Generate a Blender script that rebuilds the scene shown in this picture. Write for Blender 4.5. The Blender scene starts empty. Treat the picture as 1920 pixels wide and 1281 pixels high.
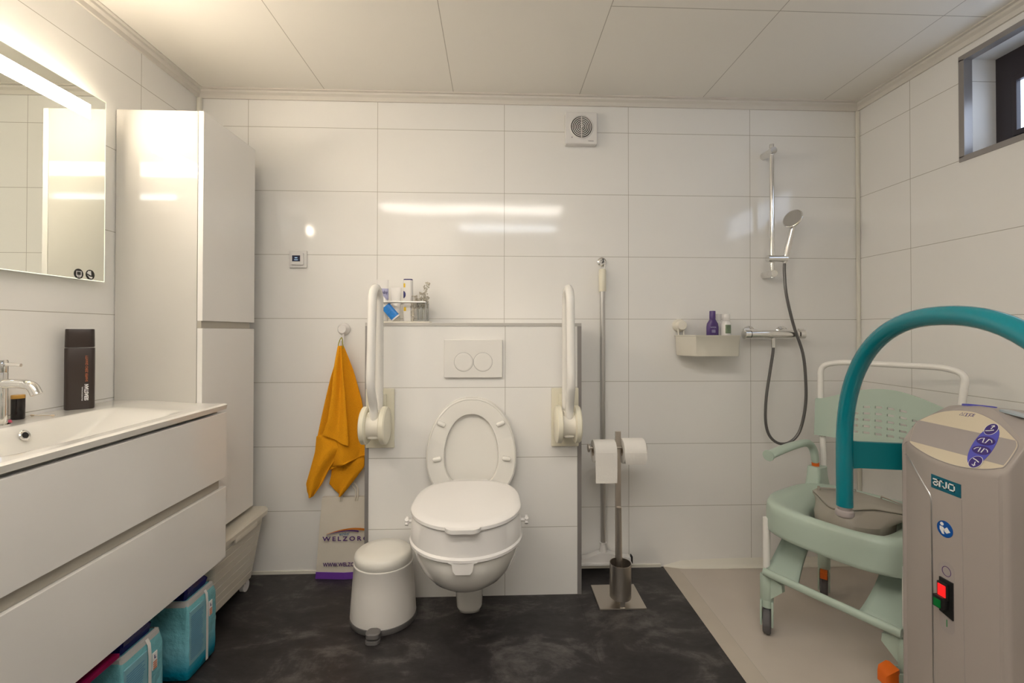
import bpy, bmesh, math, random
from mathutils import Vector, Matrix
random.seed(7)
SC = bpy.context.scene
COL = SC.collection
PI = math.pi

# ------------------------------------------------------------------ camera
FPX, CYP, YAW, PITCH, ROLL = 852.82, 613.52, 0.0385, 0.0092, 0.001
HC = 1.131
_cy, _sy, _cp, _sp = math.cos(YAW), math.sin(YAW), math.cos(PITCH), math.sin(PITCH)
_f = Vector((_sy*_cp, _cy*_cp, _sp)); _r = Vector((_cy, -_sy, 0)); _u = _r.cross(_f)
_r2 = math.cos(ROLL)*_r + math.sin(ROLL)*_u; _u2 = -math.sin(ROLL)*_r + math.cos(ROLL)*_u
cam_d = bpy.data.cameras.new('camera'); cam = bpy.data.objects.new('camera', cam_d); COL.objects.link(cam)
M = Matrix((( _r2.x, _u2.x, -_f.x, 0), (_r2.y, _u2.y, -_f.y, 0), (_r2.z, _u2.z, -_f.z, HC), (0, 0, 0, 1)))
cam.matrix_world = M
cam_d.sensor_fit = 'HORIZONTAL'; cam_d.sensor_width = 36.0; cam_d.lens = FPX/1920*36
cam_d.shift_y = (CYP-640.5)/1920; cam_d.clip_start = 0.02
SC.camera = cam

# ------------------------------------------------------------------ world, exposure
SC.view_settings.view_transform = 'Standard'; SC.view_settings.look = 'None'
SC.view_settings.gamma = 1.0; SC.view_settings.exposure = 1.36; SC.view_settings.use_curve_mapping = False
w = bpy.data.worlds.new('evening_sky'); SC.world = w; w.use_nodes = True
bg = w.node_tree.nodes['Background']
sky = w.node_tree.nodes.new('ShaderNodeTexSky'); sky.sky_type = 'NISHITA'; sky.sun_disc = False
sky.sun_elevation = math.radians(8); sky.sun_rotation = math.radians(200)
w.node_tree.links.new(sky.outputs[0], bg.inputs[0]); bg.inputs[1].default_value = 0.35

def area(name, loc, rot, sx, sy, power, color):
    l = bpy.data.lights.new(name, 'AREA'); l.shape = 'RECTANGLE'; l.size = sx; l.size_y = sy
    l.energy = power; l.color = color
    o = bpy.data.objects.new(name, l); COL.objects.link(o); o.location = loc; o.rotation_euler = rot
    return o
# unseen fill light added under the hallway ceiling, shining down onto its white walls
area('hallway_fill', (0.15, -0.95, 2.37), (0, 0, 0), 1.1, 0.9, 6, (1.0, 0.92, 0.83))
LAMP_E = 5.6
STRIP_E = 31.0      # strength of the light strip in the mirror

# ------------------------------------------------------------------ materials
def nt(name):
    m = bpy.data.materials.new(name); m.use_nodes = True
    return m, m.node_tree, m.node_tree.nodes['Principled BSDF']
def mat(name, col, rough=0.4, metal=0.0, coat=0.0, spec=0.5, emit=None, es=1.0, bump=0.0, bscale=60.0, var=0.0, alpha=1.0, trans=0.0, sss=0.0, ior=1.45):
    m, t, b = nt(name)
    b.inputs['Base Color'].default_value = (*col, 1); b.inputs['Roughness'].default_value = rough
    b.inputs['Metallic'].default_value = metal; b.inputs['Coat Weight'].default_value = coat
    b.inputs['Coat Roughness'].default_value = 0.05; b.inputs['Specular IOR Level'].default_value = spec
    b.inputs['Alpha'].default_value = alpha; b.inputs['Transmission Weight'].default_value = trans; b.inputs['IOR'].default_value = ior
    if sss: b.inputs['Subsurface Weight'].default_value = sss; b.inputs['Subsurface Scale'].default_value = 0.01
    if emit: b.inputs['Emission Color'].default_value = (*emit, 1); b.inputs['Emission Strength'].default_value = es
    n = t.nodes.new('ShaderNodeTexNoise'); n.inputs['Scale'].default_value = bscale; n.inputs['Detail'].default_value = 4
    tc = t.nodes.new('ShaderNodeTexCoord'); t.links.new(tc.outputs['Object'], n.inputs['Vector'])
    if bump:
        bp = t.nodes.new('ShaderNodeBump'); bp.inputs['Strength'].default_value = bump; bp.inputs['Distance'].default_value = 0.002
        t.links.new(n.outputs['Fac'], bp.inputs['Height']); t.links.new(bp.outputs[0], b.inputs['Normal'])
    if var:
        mx = t.nodes.new('ShaderNodeMix'); mx.data_type = 'RGBA'
        mx.inputs[6].default_value = (*[c*(1-var) for c in col], 1); mx.inputs[7].default_value = (*[min(1, c*(1+var)) for c in col], 1)
        t.links.new(n.outputs['Fac'], mx.inputs[0]); t.links.new(mx.outputs[2], b.inputs['Base Color'])
    return m
def math_node(t, op, a, b=None, c=None):
    n = t.nodes.new('ShaderNodeMath'); n.operation = op
    for i, v in enumerate((a, b, c)):
        if v is None: continue
        if isinstance(v, (int, float)): n.inputs[i].default_value = v
        else: t.links.new(v, n.inputs[i])
    return n.outputs[0]
def line_mask(t, coord, origin, pitch, width):
    # 1 on thin lines at origin + k*pitch
    a = math_node(t, 'SUBTRACT', coord, origin); a = math_node(t, 'DIVIDE', a, pitch)
    a = math_node(t, 'ADD', a, 0.5); a = math_node(t, 'FRACT', a); a = math_node(t, 'SUBTRACT', a, 0.5); a = math_node(t, 'ABSOLUTE', a)
    return math_node(t, 'LESS_THAN', a, width/2/pitch)
def panel_mat(name, col, line, ax1, o1, p1, ax2, o2, p2, rough=0.09, width=0.0022, spec=0.5, single2=None):
    m, t, b = nt(name)
    tc = t.nodes.new('ShaderNodeTexCoord'); sp = t.nodes.new('ShaderNodeSeparateXYZ'); t.links.new(tc.outputs['Object'], sp.inputs[0])
    m1 = line_mask(t, sp.outputs[ax1], o1, p1, width)
    m2 = line_mask(t, sp.outputs[ax2], o2, p2, width)
    if single2 is not None:
        m2 = math_node(t, 'MULTIPLY', m2, math_node(t, 'GREATER_THAN', sp.outputs[ax1], single2))
    k = math_node(t, 'MAXIMUM', m1, m2)
    mx = t.nodes.new('ShaderNodeMix'); mx.data_type = 'RGBA'; mx.inputs[6].default_value = (*col, 1); mx.inputs[7].default_value = (*line, 1)
    t.links.new(k, mx.inputs[0]); t.links.new(mx.outputs[2], b.inputs['Base Color'])
    b.inputs['Roughness'].default_value = rough; b.inputs['Specular IOR Level'].default_value = spec
    # faint waviness of the glossy boards
    n = t.nodes.new('ShaderNodeTexNoise'); n.inputs['Scale'].default_value = 2.5; n.inputs['Detail'].default_value = 1
    t.links.new(tc.outputs['Object'], n.inputs['Vector'])
    h = math_node(t, 'SUBTRACT', n.outputs['Fac'], math_node(t, 'MULTIPLY', k, 0.12))
    bp = t.nodes.new('ShaderNodeBump'); bp.inputs['Strength'].default_value = 0.14; bp.inputs['Distance'].default_value = 0.01
    t.links.new(h, bp.inputs['Height']); t.links.new(bp.outputs[0], b.inputs['Normal'])
    return m
WALLC = (0.875, 0.86, 0.83); LINEC = (0.46, 0.43, 0.38)
X0, Z0 = 0.046, 2.09
wall_back_m = panel_mat('panel_back', WALLC, LINEC, 0, X0, 0.6, 2, Z0, 0.3)
wall_side_m = panel_mat('panel_side', WALLC, LINEC, 1, 1.888, 0.6, 2, Z0, 0.3)
wall_left_m = panel_mat('panel_left', WALLC, LINEC, 1, 1.824, 0.6, 2, Z0, 0.3)
ceil_m = panel_mat('ceiling_panel', (0.90, 0.865, 0.80), (0.5, 0.46, 0.4), 0, -0.195, 0.597, 1, 1.548, 1.2, rough=0.42, width=0.003, spec=0.35, single2=0.4)
white_gloss = mat('white_gloss', (0.62, 0.60, 0.56), 0.03)
white_front = mat('white_cabinet_front', (0.84, 0.82, 0.79), 0.14, coat=0.2)
ceramic = mat('ceramic', (0.82, 0.80, 0.75), 0.06, coat=0.6)
white_plastic = mat('white_plastic', (0.80, 0.78, 0.76), 0.22)
cream_plastic = mat('cream_plastic', (0.80, 0.76, 0.62), 0.30)
ivory = mat('ivory_plastic', (0.82, 0.78, 0.68), 0.32)
white_enamel = mat('white_enamel', (0.84, 0.82, 0.78), 0.16)
alu = mat('aluminium', (0.62, 0.61, 0.60), 0.28, metal=1.0, bump=0.05, bscale=200)
alu_trim = mat('aluminium_trim', (0.34, 0.32, 0.31), 0.35, metal=0.45)
steel = mat('brushed_steel', (0.66, 0.61, 0.55), 0.34, metal=1.0, bump=0.08, bscale=150)
chrome = mat('chrome', (0.80, 0.79, 0.77), 0.06, metal=1.0)
hose_m = mat('hose_grey', (0.16, 0.155, 0.15), 0.3, metal=0.5)
dark = mat('dark_grey', (0.10, 0.10, 0.10), 0.4)
black = mat('black', (0.015, 0.015, 0.015), 0.3)
rubber = mat('rubber', (0.11, 0.105, 0.11), 0.6)
trim_m = mat('cove_trim', (0.74, 0.70, 0.64), 0.35)
corner_m = mat('corner_profile', (0.80, 0.77, 0.68), 0.3)
grey_pl = mat('pedal_grey', (0.15, 0.143, 0.14), 0.45)
mint = mat('mint_plastic', (0.46, 0.56, 0.48), 0.35, bump=0.05, bscale=300)
mint_d = mat('mint_plastic_soft', (0.38, 0.47, 0.41), 0.4)
orange = mat('orange_plastic', (0.72, 0.14, 0.01), 0.4)
teal = mat('teal_coat', (0.0, 0.19, 0.235), 0.24, coat=0.3)
teal_flat = mat('teal_bar', (0.0, 0.17, 0.20), 0.4)
taupe = mat('taupe_housing', (0.40, 0.355, 0.325), 0.38, bump=0.05, bscale=500)
taupe_d = mat('taupe_band', (0.38, 0.34, 0.32), 0.35)
lens_m = mat('panel_beige', (0.66, 0.58, 0.44), 0.35)
pan_m = mat('pan_grey', (0.42, 0.38, 0.33), 0.25, alpha=0.92)
violet = mat('violet', (0.10, 0.10, 0.50), 0.35)
violet_d = mat('violet_dark', (0.06, 0.035, 0.20), 0.35)
violet_b = mat('print_purple', (0.09, 0.03, 0.17), 0.5)
badge_m = mat('badge_petrol', (0.0, 0.11, 0.17), 0.3)
blue_m = mat('safety_blue', (0.0, 0.08, 0.36), 0.4)
print_w = mat('print_white', (0.85, 0.85, 0.84), 0.5)
print_g = mat('print_grey', (0.32, 0.30, 0.30), 0.5)
red_m = mat('red_switch', (0.75, 0.01, 0.012), 0.3, emit=(1.0, 0.02, 0.02), es=0.25)
green_m = mat('green_switch', (0.0, 0.17, 0.03), 0.3)
green_p = mat('green_print', (0.02, 0.25, 0.08), 0.5)
gold = mat('gold_cap', (0.65, 0.38, 0.10), 0.3, metal=0.6)
brown_b = mat('brown_bottle', (0.040, 0.028, 0.024), 0.28)
black_b = mat('black_bottle', (0.012, 0.008, 0.009), 0.2)
orange_p = mat('orange_print', (0.55, 0.16, 0.06), 0.5)
towel_m = mat('ochre_terry', (0.90, 0.36, 0.015), 0.95, bump=1.0, bscale=330, var=0.25, spec=0.1)
paper_m = mat('toilet_paper', (0.84, 0.81, 0.76), 0.9, bump=0.4, bscale=90, spec=0.2)
core_m = mat('cardboard_core', (0.42, 0.33, 0.24), 0.9)
bag_m = mat('bag_white', (0.72, 0.67, 0.58), 0.35, bump=0.7, bscale=14, var=0.05)
bag_purple = mat('bag_purple', (0.16, 0.05, 0.36), 0.4, bump=0.4, bscale=25)
lav = mat('lavender_label', (0.42, 0.42, 0.62), 0.4, var=0.3, bscale=120)
blue_lab = mat('blue_label', (0.02, 0.22, 0.68), 0.35, var=0.5, bscale=150)
yellow_p = mat('yellow_print', (0.78, 0.50, 0.02), 0.4)
navy = mat('navy', (0.02, 0.02, 0.14), 0.4)
purple_b = mat('purple_bottle', (0.085, 0.045, 0.19), 0.25)
lilac = mat('lilac_print', (0.45, 0.42, 0.62), 0.5)
label_green = mat('green_label', (0.16, 0.22, 0.14), 0.5, var=0.6, bscale=110)
glass_m = mat('clear_glass', (0.95, 0.97, 0.97), 0.03, trans=1.0)
silver_g = mat('silver_glitter', (0.62, 0.58, 0.50), 0.3, metal=0.7, bump=1.0, bscale=500)
def pack_print():
    m = mat('pack_blue', (0.07, 0.34, 0.43), 0.20, bump=1.0, bscale=28)
    t = m.node_tree; b = t.nodes['Principled BSDF']
    tc = t.nodes.new('ShaderNodeTexCoord'); sp = t.nodes.new('ShaderNodeSeparateXYZ'); t.links.new(tc.outputs['Object'], sp.inputs[0])
    cr = t.nodes.new('ShaderNodeValToRGB'); e = cr.color_ramp.elements
    e[0].position = 0.03; e[0].color = (0.0, 0.25, 0.38, 1); e[1].position = 0.26; e[1].color = (0.15, 0.42, 0.46, 1); e.new(0.10).color = (0.22, 0.55, 0.64, 1)
    t.links.new(sp.outputs[2], cr.inputs[0]); t.links.new(cr.outputs[0], b.inputs['Base Color'])
    for n in t.nodes:
        if n.type == 'BUMP': n.inputs['Distance'].default_value = 0.008
    return m
pack_m = pack_print()
pack_l = mat('pack_light', (0.24, 0.47, 0.55), 0.25, bump=1.0, bscale=20, var=0.2)
pack_t = mat('pack_text', (0.08, 0.25, 0.42), 0.4)
pack_n = mat('pack_navy_film', (0.01, 0.01, 0.12), 0.15, bump=1.0, bscale=40)
film = mat('clear_film', (0.60, 0.58, 0.56), 0.12, bump=1.0, bscale=35, alpha=0.75)
strap_m = mat('pack_strap', (0.72, 0.72, 0.70), 0.4)
magenta = mat('magenta_film', (0.22, 0.005, 0.055), 0.3)
box_m = mat('hamper_ivory', (0.70, 0.66, 0.57), 0.45)
frame_dark = mat('window_frame_dark', (0.035, 0.028, 0.033), 0.4)
frost = mat('frosted_glass', (0.25, 0.30, 0.35), 0.35, emit=(0.62, 0.74, 0.95), es=1.3, bump=0.8, bscale=160)
daylight = mat('transom_light', (0.8, 0.85, 0.9), 0.4, emit=(0.80, 0.90, 1.0), es=4.0)
mirror_m = mat('mirror_glass', (0.90, 0.92, 0.86), 0.0, metal=1.0)
mirror_edge = mat('mirror_edge', (0.70, 0.80, 0.62), 0.15, emit=(1.0, 0.95, 0.75), es=0.35)
strip_m = mat('light_strip', (1, 1, 1), 0.5, emit=(1.0, 0.86, 0.68), es=STRIP_E)
glow_m = mat('mirror_back_light', (1, 1, 1), 0.5, emit=(1.0, 0.86, 0.68), es=24)
lamp_m = mat('ceiling_lamp_diffuser', (0.9, 0.9, 0.9), 0.4, emit=(1.0, 0.93, 0.84), es=LAMP_E)
screen_m = mat('thermostat_screen', (0.03, 0.035, 0.07), 0.2)
screen_p = mat('screen_print', (0.3, 0.45, 0.6), 0.4, emit=(0.4, 0.6, 0.8), es=0.3)
hall_m = mat('hallway_paint', (0.80, 0.77, 0.72), 0.6)
pink_m = mat('pink', (0.75, 0.12, 0.22), 0.4)
swab_m = mat('cotton_swab', (0.75, 0.60, 0.45), 0.7)
groove_m = mat('groove_beige', (0.42, 0.39, 0.33), 0.4)

def floor_dark():
    m, t, b = nt('slate_vinyl')
    tc = t.nodes.new('ShaderNodeTexCoord'); mp = t.nodes.new('ShaderNodeMapping'); mp.inputs['Scale'].default_value = (1.0, 1.6, 1)
    t.links.new(tc.outputs['Object'], mp.inputs[0])
    n1 = t.nodes.new('ShaderNodeTexNoise'); n1.inputs['Scale'].default_value = 3.2; n1.inputs['Detail'].default_value = 12; n1.inputs['Roughness'].default_value = 0.68; n1.inputs['Distortion'].default_value = 1.0
    n2 = t.nodes.new('ShaderNodeTexNoise'); n2.inputs['Scale'].default_value = 16; n2.inputs['Detail'].default_value = 8; n2.inputs['Roughness'].default_value = 0.75
    for n in (n1, n2): t.links.new(mp.outputs[0], n.inputs['Vector'])
    cr = t.nodes.new('ShaderNodeValToRGB'); e = cr.color_ramp.elements
    e[0].position = 0.40; e[0].color = (0.013, 0.011, 0.012, 1); e[1].position = 0.66; e[1].color = (0.13, 0.118, 0.115, 1)
    e.new(0.52).color = (0.030, 0.0265, 0.0275, 1)
    s = math_node(t, 'ADD', math_node(t, 'MULTIPLY', n1.outputs['Fac'], 0.7), math_node(t, 'MULTIPLY', n2.outputs['Fac'], 0.33))
    t.links.new(s, cr.inputs[0])
    sp = t.nodes.new('ShaderNodeSeparateXYZ'); t.links.new(tc.outputs['Object'], sp.inputs[0])
    k = math_node(t, 'MAXIMUM', line_mask(t, sp.outputs[0], 0.36, 0.6, 0.002), line_mask(t, sp.outputs[1], 1.47, 0.6, 0.002))
    mx = t.nodes.new('ShaderNodeMix'); mx.data_type = 'RGBA'; mx.inputs[7].default_value = (0.012, 0.011, 0.011, 1)
    t.links.new(math_node(t, 'MULTIPLY', k, 0.6), mx.inputs[0]); t.links.new(cr.outputs[0], mx.inputs[6]); t.links.new(mx.outputs[2], b.inputs['Base Color'])
    b.inputs['Roughness'].default_value = 0.42
    bp = t.nodes.new('ShaderNodeBump'); bp.inputs['Strength'].default_value = 0.35; bp.inputs['Distance'].default_value = 0.003
    t.links.new(s, bp.inputs['Height']); t.links.new(bp.outputs[0], b.inputs['Normal'])
    return m
slate = floor_dark()
shower_m = mat('shower_floor', (0.56, 0.50, 0.44), 0.30, var=0.08, bscale=5, bump=0.06)
border_m = mat('shower_border', (0.52, 0.46, 0.39), 0.32, var=0.08, bscale=8)

# ------------------------------------------------------------------ mesh helpers
def tag(o, label=None, cat=None, group=None, kind=None):
    if label: o['label'] = label
    if cat: o['category'] = cat
    if group: o['group'] = group
    if kind: o['kind'] = kind
    return o
WM = {}
def thing(name, label, cat, loc=(0, 0, 0), rotz=0.0, group=None):
    o = bpy.data.objects.new(name, None); COL.objects.link(o); o.empty_display_size = 0.05
    o.location = loc; o.rotation_euler = (0, 0, rotz)
    WM[o.name] = Matrix.Translation(Vector(loc)) @ Matrix.Rotation(rotz, 4, 'Z')
    return tag(o, label, cat, group)
BEV = [False]
def obj(name, bm, m, parent=None, local=False, smooth=True, angle=35, label=None, mats=None):
    """link bm as one object; coordinates are world unless local"""
    if parent is not None and not local and parent.name in WM:
        bmesh.ops.transform(bm, matrix=WM[parent.name].inverted(), verts=bm.verts)
    bmesh.ops.recalc_face_normals(bm, faces=bm.faces)
    me = bpy.data.meshes.new(name); 
    for f in bm.faces: f.smooth = smooth
    bm.to_mesh(me); bm.free()
    wn_ = BEV[0] and smooth; BEV[0] = False
    if smooth: me.set_sharp_from_angle(angle=math.radians(angle))
    for mm in (mats or [m]): me.materials.append(mm)
    o = bpy.data.objects.new(name, me); COL.objects.link(o)
    if wn_:
        md = o.modifiers.new('normals', 'WEIGHTED_NORMAL'); md.keep_sharp = True; md.weight = 80
    if parent is not None:
        o.parent = parent
        if parent.name in WM: WM[o.name] = WM[parent.name]
    if parent is None: WM[o.name] = Matrix()
    if label: o['label'] = label
    return o
def struct(name, bm, m, parent=None, **k):
    o = obj(name, bm, m, parent, **k); o['kind'] = 'structure'; return o
def B(): return bmesh.new()
def box(bm, x0, x1, y0, y1, z0, z1, bev=0.0, seg=2, mi=0):
    r = bmesh.ops.create_cube(bm, size=1.0)
    vs = r['verts']
    for v in vs: v.co = Vector(((x0+x1)/2+v.co.x*(x1-x0), (y0+y1)/2+v.co.y*(y1-y0), (z0+z1)/2+v.co.z*(z1-z0)))
    fs = set(f for v in vs for f in v.link_faces)
    for f in fs: f.material_index = mi
    if bev > 0:
        BEV[0] = True
        es = list(set(e for v in vs for e in v.link_edges))
        bmesh.ops.bevel(bm, geom=es, offset=bev, segments=seg, profile=0.5, affect='EDGES')
    return bm
def bx(*a, **k): return box(B(), *a, **k)
def frame_from(d):
    d = Vector(d).normalized(); up = Vector((0, 0, 1)) if abs(d.z) < 0.95 else Vector((1, 0, 0))
    a = d.cross(up).normalized(); b = a.cross(d).normalized()
    return a, b
def cyl(bm, p0, p1, r0, r1=None, n=24, cap=True):
    r1 = r0 if r1 is None else r1
    p0 = Vector(p0); p1 = Vector(p1); a, b = frame_from(p1-p0)
    A = [bm.verts.new(p0+(a*math.cos(2*PI*i/n)+b*math.sin(2*PI*i/n))*r0) for i in range(n)]
    Bv = [bm.verts.new(p1+(a*math.cos(2*PI*i/n)+b*math.sin(2*PI*i/n))*r1) for i in range(n)]
    for i in range(n): bm.faces.new((A[i], A[(i+1) % n], Bv[(i+1) % n], Bv[i]))
    if cap: bm.faces.new(A[::-1]); bm.faces.new(Bv)
    return bm
def catmull(pts, sub=8):
    pts = [Vector(p) for p in pts]; out = []
    P = [pts[0]*2-pts[1]] + pts + [pts[-1]*2-pts[-2]]
    for i in range(1, len(P)-2):
        for j in range(sub):
            t = j/sub; a, b, c, d = P[i-1:i+3]
            out.append(0.5*((2*b)+(c-a)*t+(2*a-5*b+4*c-d)*t*t+(3*b-a-3*c+d)*t**3))
    out.append(pts[-1]); return out
def fillet(pts, r, n=6):
    pts = [Vector(p) for p in pts]; out = [pts[0]]
    for i in range(1, len(pts)-1):
        a, b, c = pts[i-1:i+2]; u = (a-b); v = (c-b)
        rr = min(r, u.length*0.48, v.length*0.48); p = b+u.normalized()*rr; q = b+v.normalized()*rr
        for j in range(n+1):
            t = j/n; out.append(p*(1-t)**2+b*2*t*(1-t)+q*t*t)
    out.append(pts[-1]); return out
def tube(bm, pts, r, n=14, cap=True, closed=False):
    pts = [Vector(p) for p in pts]; N = len(pts)
    rs = r if isinstance(r, (list, tuple)) else [r]*N
    a = None; rings = []
    for i in range(N):
        if closed: d = pts[(i+1) % N]-pts[i-1]
        else: d = pts[min(i+1, N-1)]-pts[max(i-1, 0)]
        d.normalize()
        if a is None: a, _ = frame_from(d)
        a = (a-d*a.dot(d)).normalized(); b = d.cross(a)
        rings.append([bm.verts.new(pts[i]+(a*math.cos(2*PI*k/n)+b*math.sin(2*PI*k/n))*rs[i]) for k in range(n)])
    for i in range(N if closed else N-1):
        R, S = rings[i], rings[(i+1) % N]
        for k in range(n): bm.faces.new((R[k], R[(k+1) % n], S[(k+1) % n], S[k]))
    if cap and not closed: bm.faces.new(rings[0][::-1]); bm.faces.new(rings[-1])
    return bm
def loft(bm, rings, cap0=True, cap1=True, closed=True):
    vs = [[bm.verts.new(Vector(p)) for p in R] for R in rings]; n = len(vs[0])
    for i in range(len(vs)-1):
        for k in range(n if closed else n-1): bm.faces.new((vs[i][k], vs[i][(k+1) % n], vs[i+1][(k+1) % n], vs[i+1][k]))
    if closed and cap0: bm.faces.new(vs[0][::-1])
    if closed and cap1: bm.faces.new(vs[-1])
    return bm
def lathe(bm, prof, c, axis=(0, 0, 1), n=32, sx=1.0, sy=1.0):
    axis = Vector(axis).normalized(); a, b = frame_from(axis); c = Vector(c)
    if abs(axis.z) > 0.9: a, b = Vector((1, 0, 0)), Vector((0, 1, 0))
    rings = [[c+axis*h+a*math.cos(2*PI*k/n)*max(r, 1e-4)*sx+b*math.sin(2*PI*k/n)*max(r, 1e-4)*sy for k in range(n)] for r, h in prof]
    return loft(bm, rings)
def prism(bm, poly, d):
    """extrude a closed polygon (list of 3D points) by vector d"""
    d = Vector(d); A = [bm.verts.new(Vector(p)) for p in poly]; C = [bm.verts.new(Vector(p)+d) for p in poly]
    n = len(poly); bm.faces.new(A[::-1]); bm.faces.new(C)
    for i in range(n): bm.faces.new((A[i], A[(i+1) % n], C[(i+1) % n], C[i]))
    return bm
def rounded_rect(cx, cy, hx, hy, r, n=6):
    out = []
    for (sx, sy, a0) in ((1, 1, 0), (-1, 1, 90), (-1, -1, 180), (1, -1, 270)):
        for j in range(n+1):
            a = math.radians(a0+90*j/n); out.append((cx+sx*(hx-r)+r*math.cos(a), cy+sy*(hy-r)+r*math.sin(a)))
    return out
def egg(cx, yf, yb, hw, n=48, pb=2.6, mid=None, pf=2.0):
    """outline in x,y: round to the front (small y), squarer to the back"""
    ym = mid if mid is not None else yf+(yb-yf)*0.5
    out = []
    for k in range(n):
        t = 2*PI*k/n; c, s = math.cos(t), math.sin(t)
        if s >= 0: x = math.copysign(abs(c)**(2/pb), c); y = ym+(yb-ym)*abs(s)**(2/pb)
        else: x = math.copysign(abs(c)**(2/pf), c); y = ym-(ym-yf)*abs(s)**(2/pf)
        out.append((cx+hw*x, y))
    return out
def text(name, s, size, origin, right, up, m, parent, extrude=0.0004, align='CENTER', width=None, bold=0.0, sp=1.0):
    cu = bpy.data.curves.new(name, 'FONT'); cu.body = s; cu.size = size; cu.extrude = extrude; cu.align_x = align; cu.align_y = 'CENTER'
    cu.offset = bold; cu.space_character = sp; cu.resolution_u = 3
    tmp = bpy.data.objects.new(name+'_t', cu); COL.objects.link(tmp)
    dg = bpy.context.evaluated_depsgraph_get(); me = bpy.data.meshes.new_from_object(tmp.evaluated_get(dg))
    bpy.data.objects.remove(tmp)
    bm = B(); bm.from_mesh(me); bpy.data.meshes.remove(me)
    R = Vector(right).normalized(); U = Vector(up).normalized(); N = R.cross(U)
    sx = 1.0
    if width:
        xs = [v.co.x for v in bm.verts]; sx = width/(max(xs)-min(xs))
    mt = Matrix(((R.x, U.x, N.x, origin[0]), (R.y, U.y, N.y, origin[1]), (R.z, U.z, N.z, origin[2]), (0, 0, 0, 1)))
    bmesh.ops.transform(bm, matrix=mt @ Matrix.Diagonal((sx, 1, 1, 1)), verts=bm.verts)
    for v in bm.faces: v.material_index = 0
    return obj(name, bm, m, parent, smooth=False)
def join_bm(dst, src, M4=None):
    me = bpy.data.meshes.new('tmp'); 
    if M4 is not None: bmesh.ops.transform(src, matrix=M4, verts=src.verts)
    src.to_mesh(me); src.free(); dst.from_mesh(me); bpy.data.meshes.remove(me); return dst
def V(*a): return Vector(a)

# ================================================================== ROOM
XL, XR, YB, ZC, YF = -1.381, 1.791, 2.169, 2.256, -0.07
YBOX, BXL, BXR, BZ = 1.956, -0.549, 0.376, 1.167
struct('floor', bx(XL-0.1, 0.812, -1.9, YB+0.1, -0.06, 0), slate)
struct('floor_shower', bx(0.88, XR+0.1, -1.9, YB+0.1, -0.06, 0.0), shower_m)
struct('trim_1', bx(0.812, 0.8795, -1.9, YB+0.1, -0.06, 0.001), border_m)
struct('ceiling', bx(XL-0.1, XR+0.4, YF-0.1, YB+0.1, ZC, ZC+0.06), ceil_m)
struct('wall_back', bx(XL-0.1, XR+0.1, YB, YB+0.08, -0.06, ZC+0.02), wall_back_m)
struct('wall_left', bx(XL-0.08, XL, YF-0.1, YB, -0.06, ZC+0.02), wall_left_m)
# right wall with the window opening
WY0, WY1, WZ0, WZ1 = 0.55, 1.664, 1.797, 2.175
bm = B()
for a in ((-0.17, WY0, -0.06, ZC+0.02), (WY1, YB, -0.06, ZC+0.02), (WY0, WY1, -0.06, WZ0), (WY0, WY1, WZ1, ZC+0.02)):
    box(bm, XR, XR+0.16, a[0], a[1], a[2], a[3])
struct('wall_right', bm, wall_side_m)
# front wall (behind the camera) with doorway
bm = B(); DX0, DX1 = -0.36, 0.63
for a in ((XL-0.1, DX0, -0.06, ZC+0.02), (DX1, XR+0.1, -0.06, ZC+0.02), (DX0, DX1, 2.16, ZC+0.02)):
    box(bm, a[0], a[1], YF-0.1, YF, a[2], a[3])
struct('wall_front', bm, wall_side_m)
# door frame with a narrow lit transom pane above the opening
dr = thing('door_1', None, None, (0.135, YF-0.05, 0)); dr['kind'] = 'structure'
bm = B(); box(bm, DX0, DX0+0.03, YF-0.11, YF+0.004, 0, 2.16); box(bm, DX1-0.03, DX1, YF-0.11, YF+0.004, 0, 2.16); box(bm, DX0+.03, DX1-.03, YF-0.11, YF+0.004, 2.075, 2.105)
o = obj('door_frame', bm, white_gloss, dr)
o = obj('transom_pane', bx(DX0+.03, DX1-.03, YF-0.06, YF-0.05, 2.105, 2.158), daylight, dr)
# hallway beyond the door
struct('wall_hall_left', bx(-1.4, -1.3, -1.9, YF-0.1, -0.06, 2.42), hall_m)
struct('wall_hall_right', bx(1.6, 1.7, -1.9, YF-0.1, -0.06, 2.42), hall_m)
struct('wall_hall_back', bx(-1.4, 1.7, -2.0, -1.9, -0.06, 2.42), hall_m)
struct('ceiling_hall', bx(-1.4, 1.7, -2.0, YF-0.1, 2.4, 2.48), hall_m)
# ceiling cove profiles
def cove(name, p0, p1, nx, ny):
    prof = [(0, ZC), (0, ZC-0.040), (0.008, ZC-0.040), (0.010, ZC-0.022), (0.020, ZC-0.014), (0.022, ZC-0.006), (0.034, ZC-0.005), (0.034, ZC)]
    rings = [[V(p[0]+nx*a, p[1]+ny*a, z) for a, z in prof] for p in (p0, p1)]
    return struct(name, loft(B(), rings), trim_m, angle=25)
cove('trim_2', (XL, YB), (XR, YB), 0, -1)
cove('trim_3', (XL, YF), (XL, YB), 1, 0)
cove('trim_4', (XR, YF), (XR, YB), -1, 0)
struct('trim_5', bx(XR-0.016, XR, YB-0.016, YB, 0, ZC-0.04, bev=0.006), corner_m)
struct('trim_6', bx(XL, XL+0.02, YB-0.02, YB, 0, ZC-0.04, bev=0.006), corner_m)
struct('baseboard_back', bx(XL, 0.80, YB-0.006, YB, 0, 0.014), corner_m)
bm = B(); pr = [(0, 0.0), (0, 0.034), (0.003, 0.030), (0.008, 0.012), (0.022, 0.002), (0.034, 0.001), (0.034, 0)]
loft(bm, [[V(x, YB-a*k, 0.0005+z*k) for a, z in pr] for x, k in ((0.815, 0.15), (0.90, 0.8), (1.1, 1), (XR, 1))]); struct('baseboard_shower', bm, corner_m, angle=50)
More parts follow.
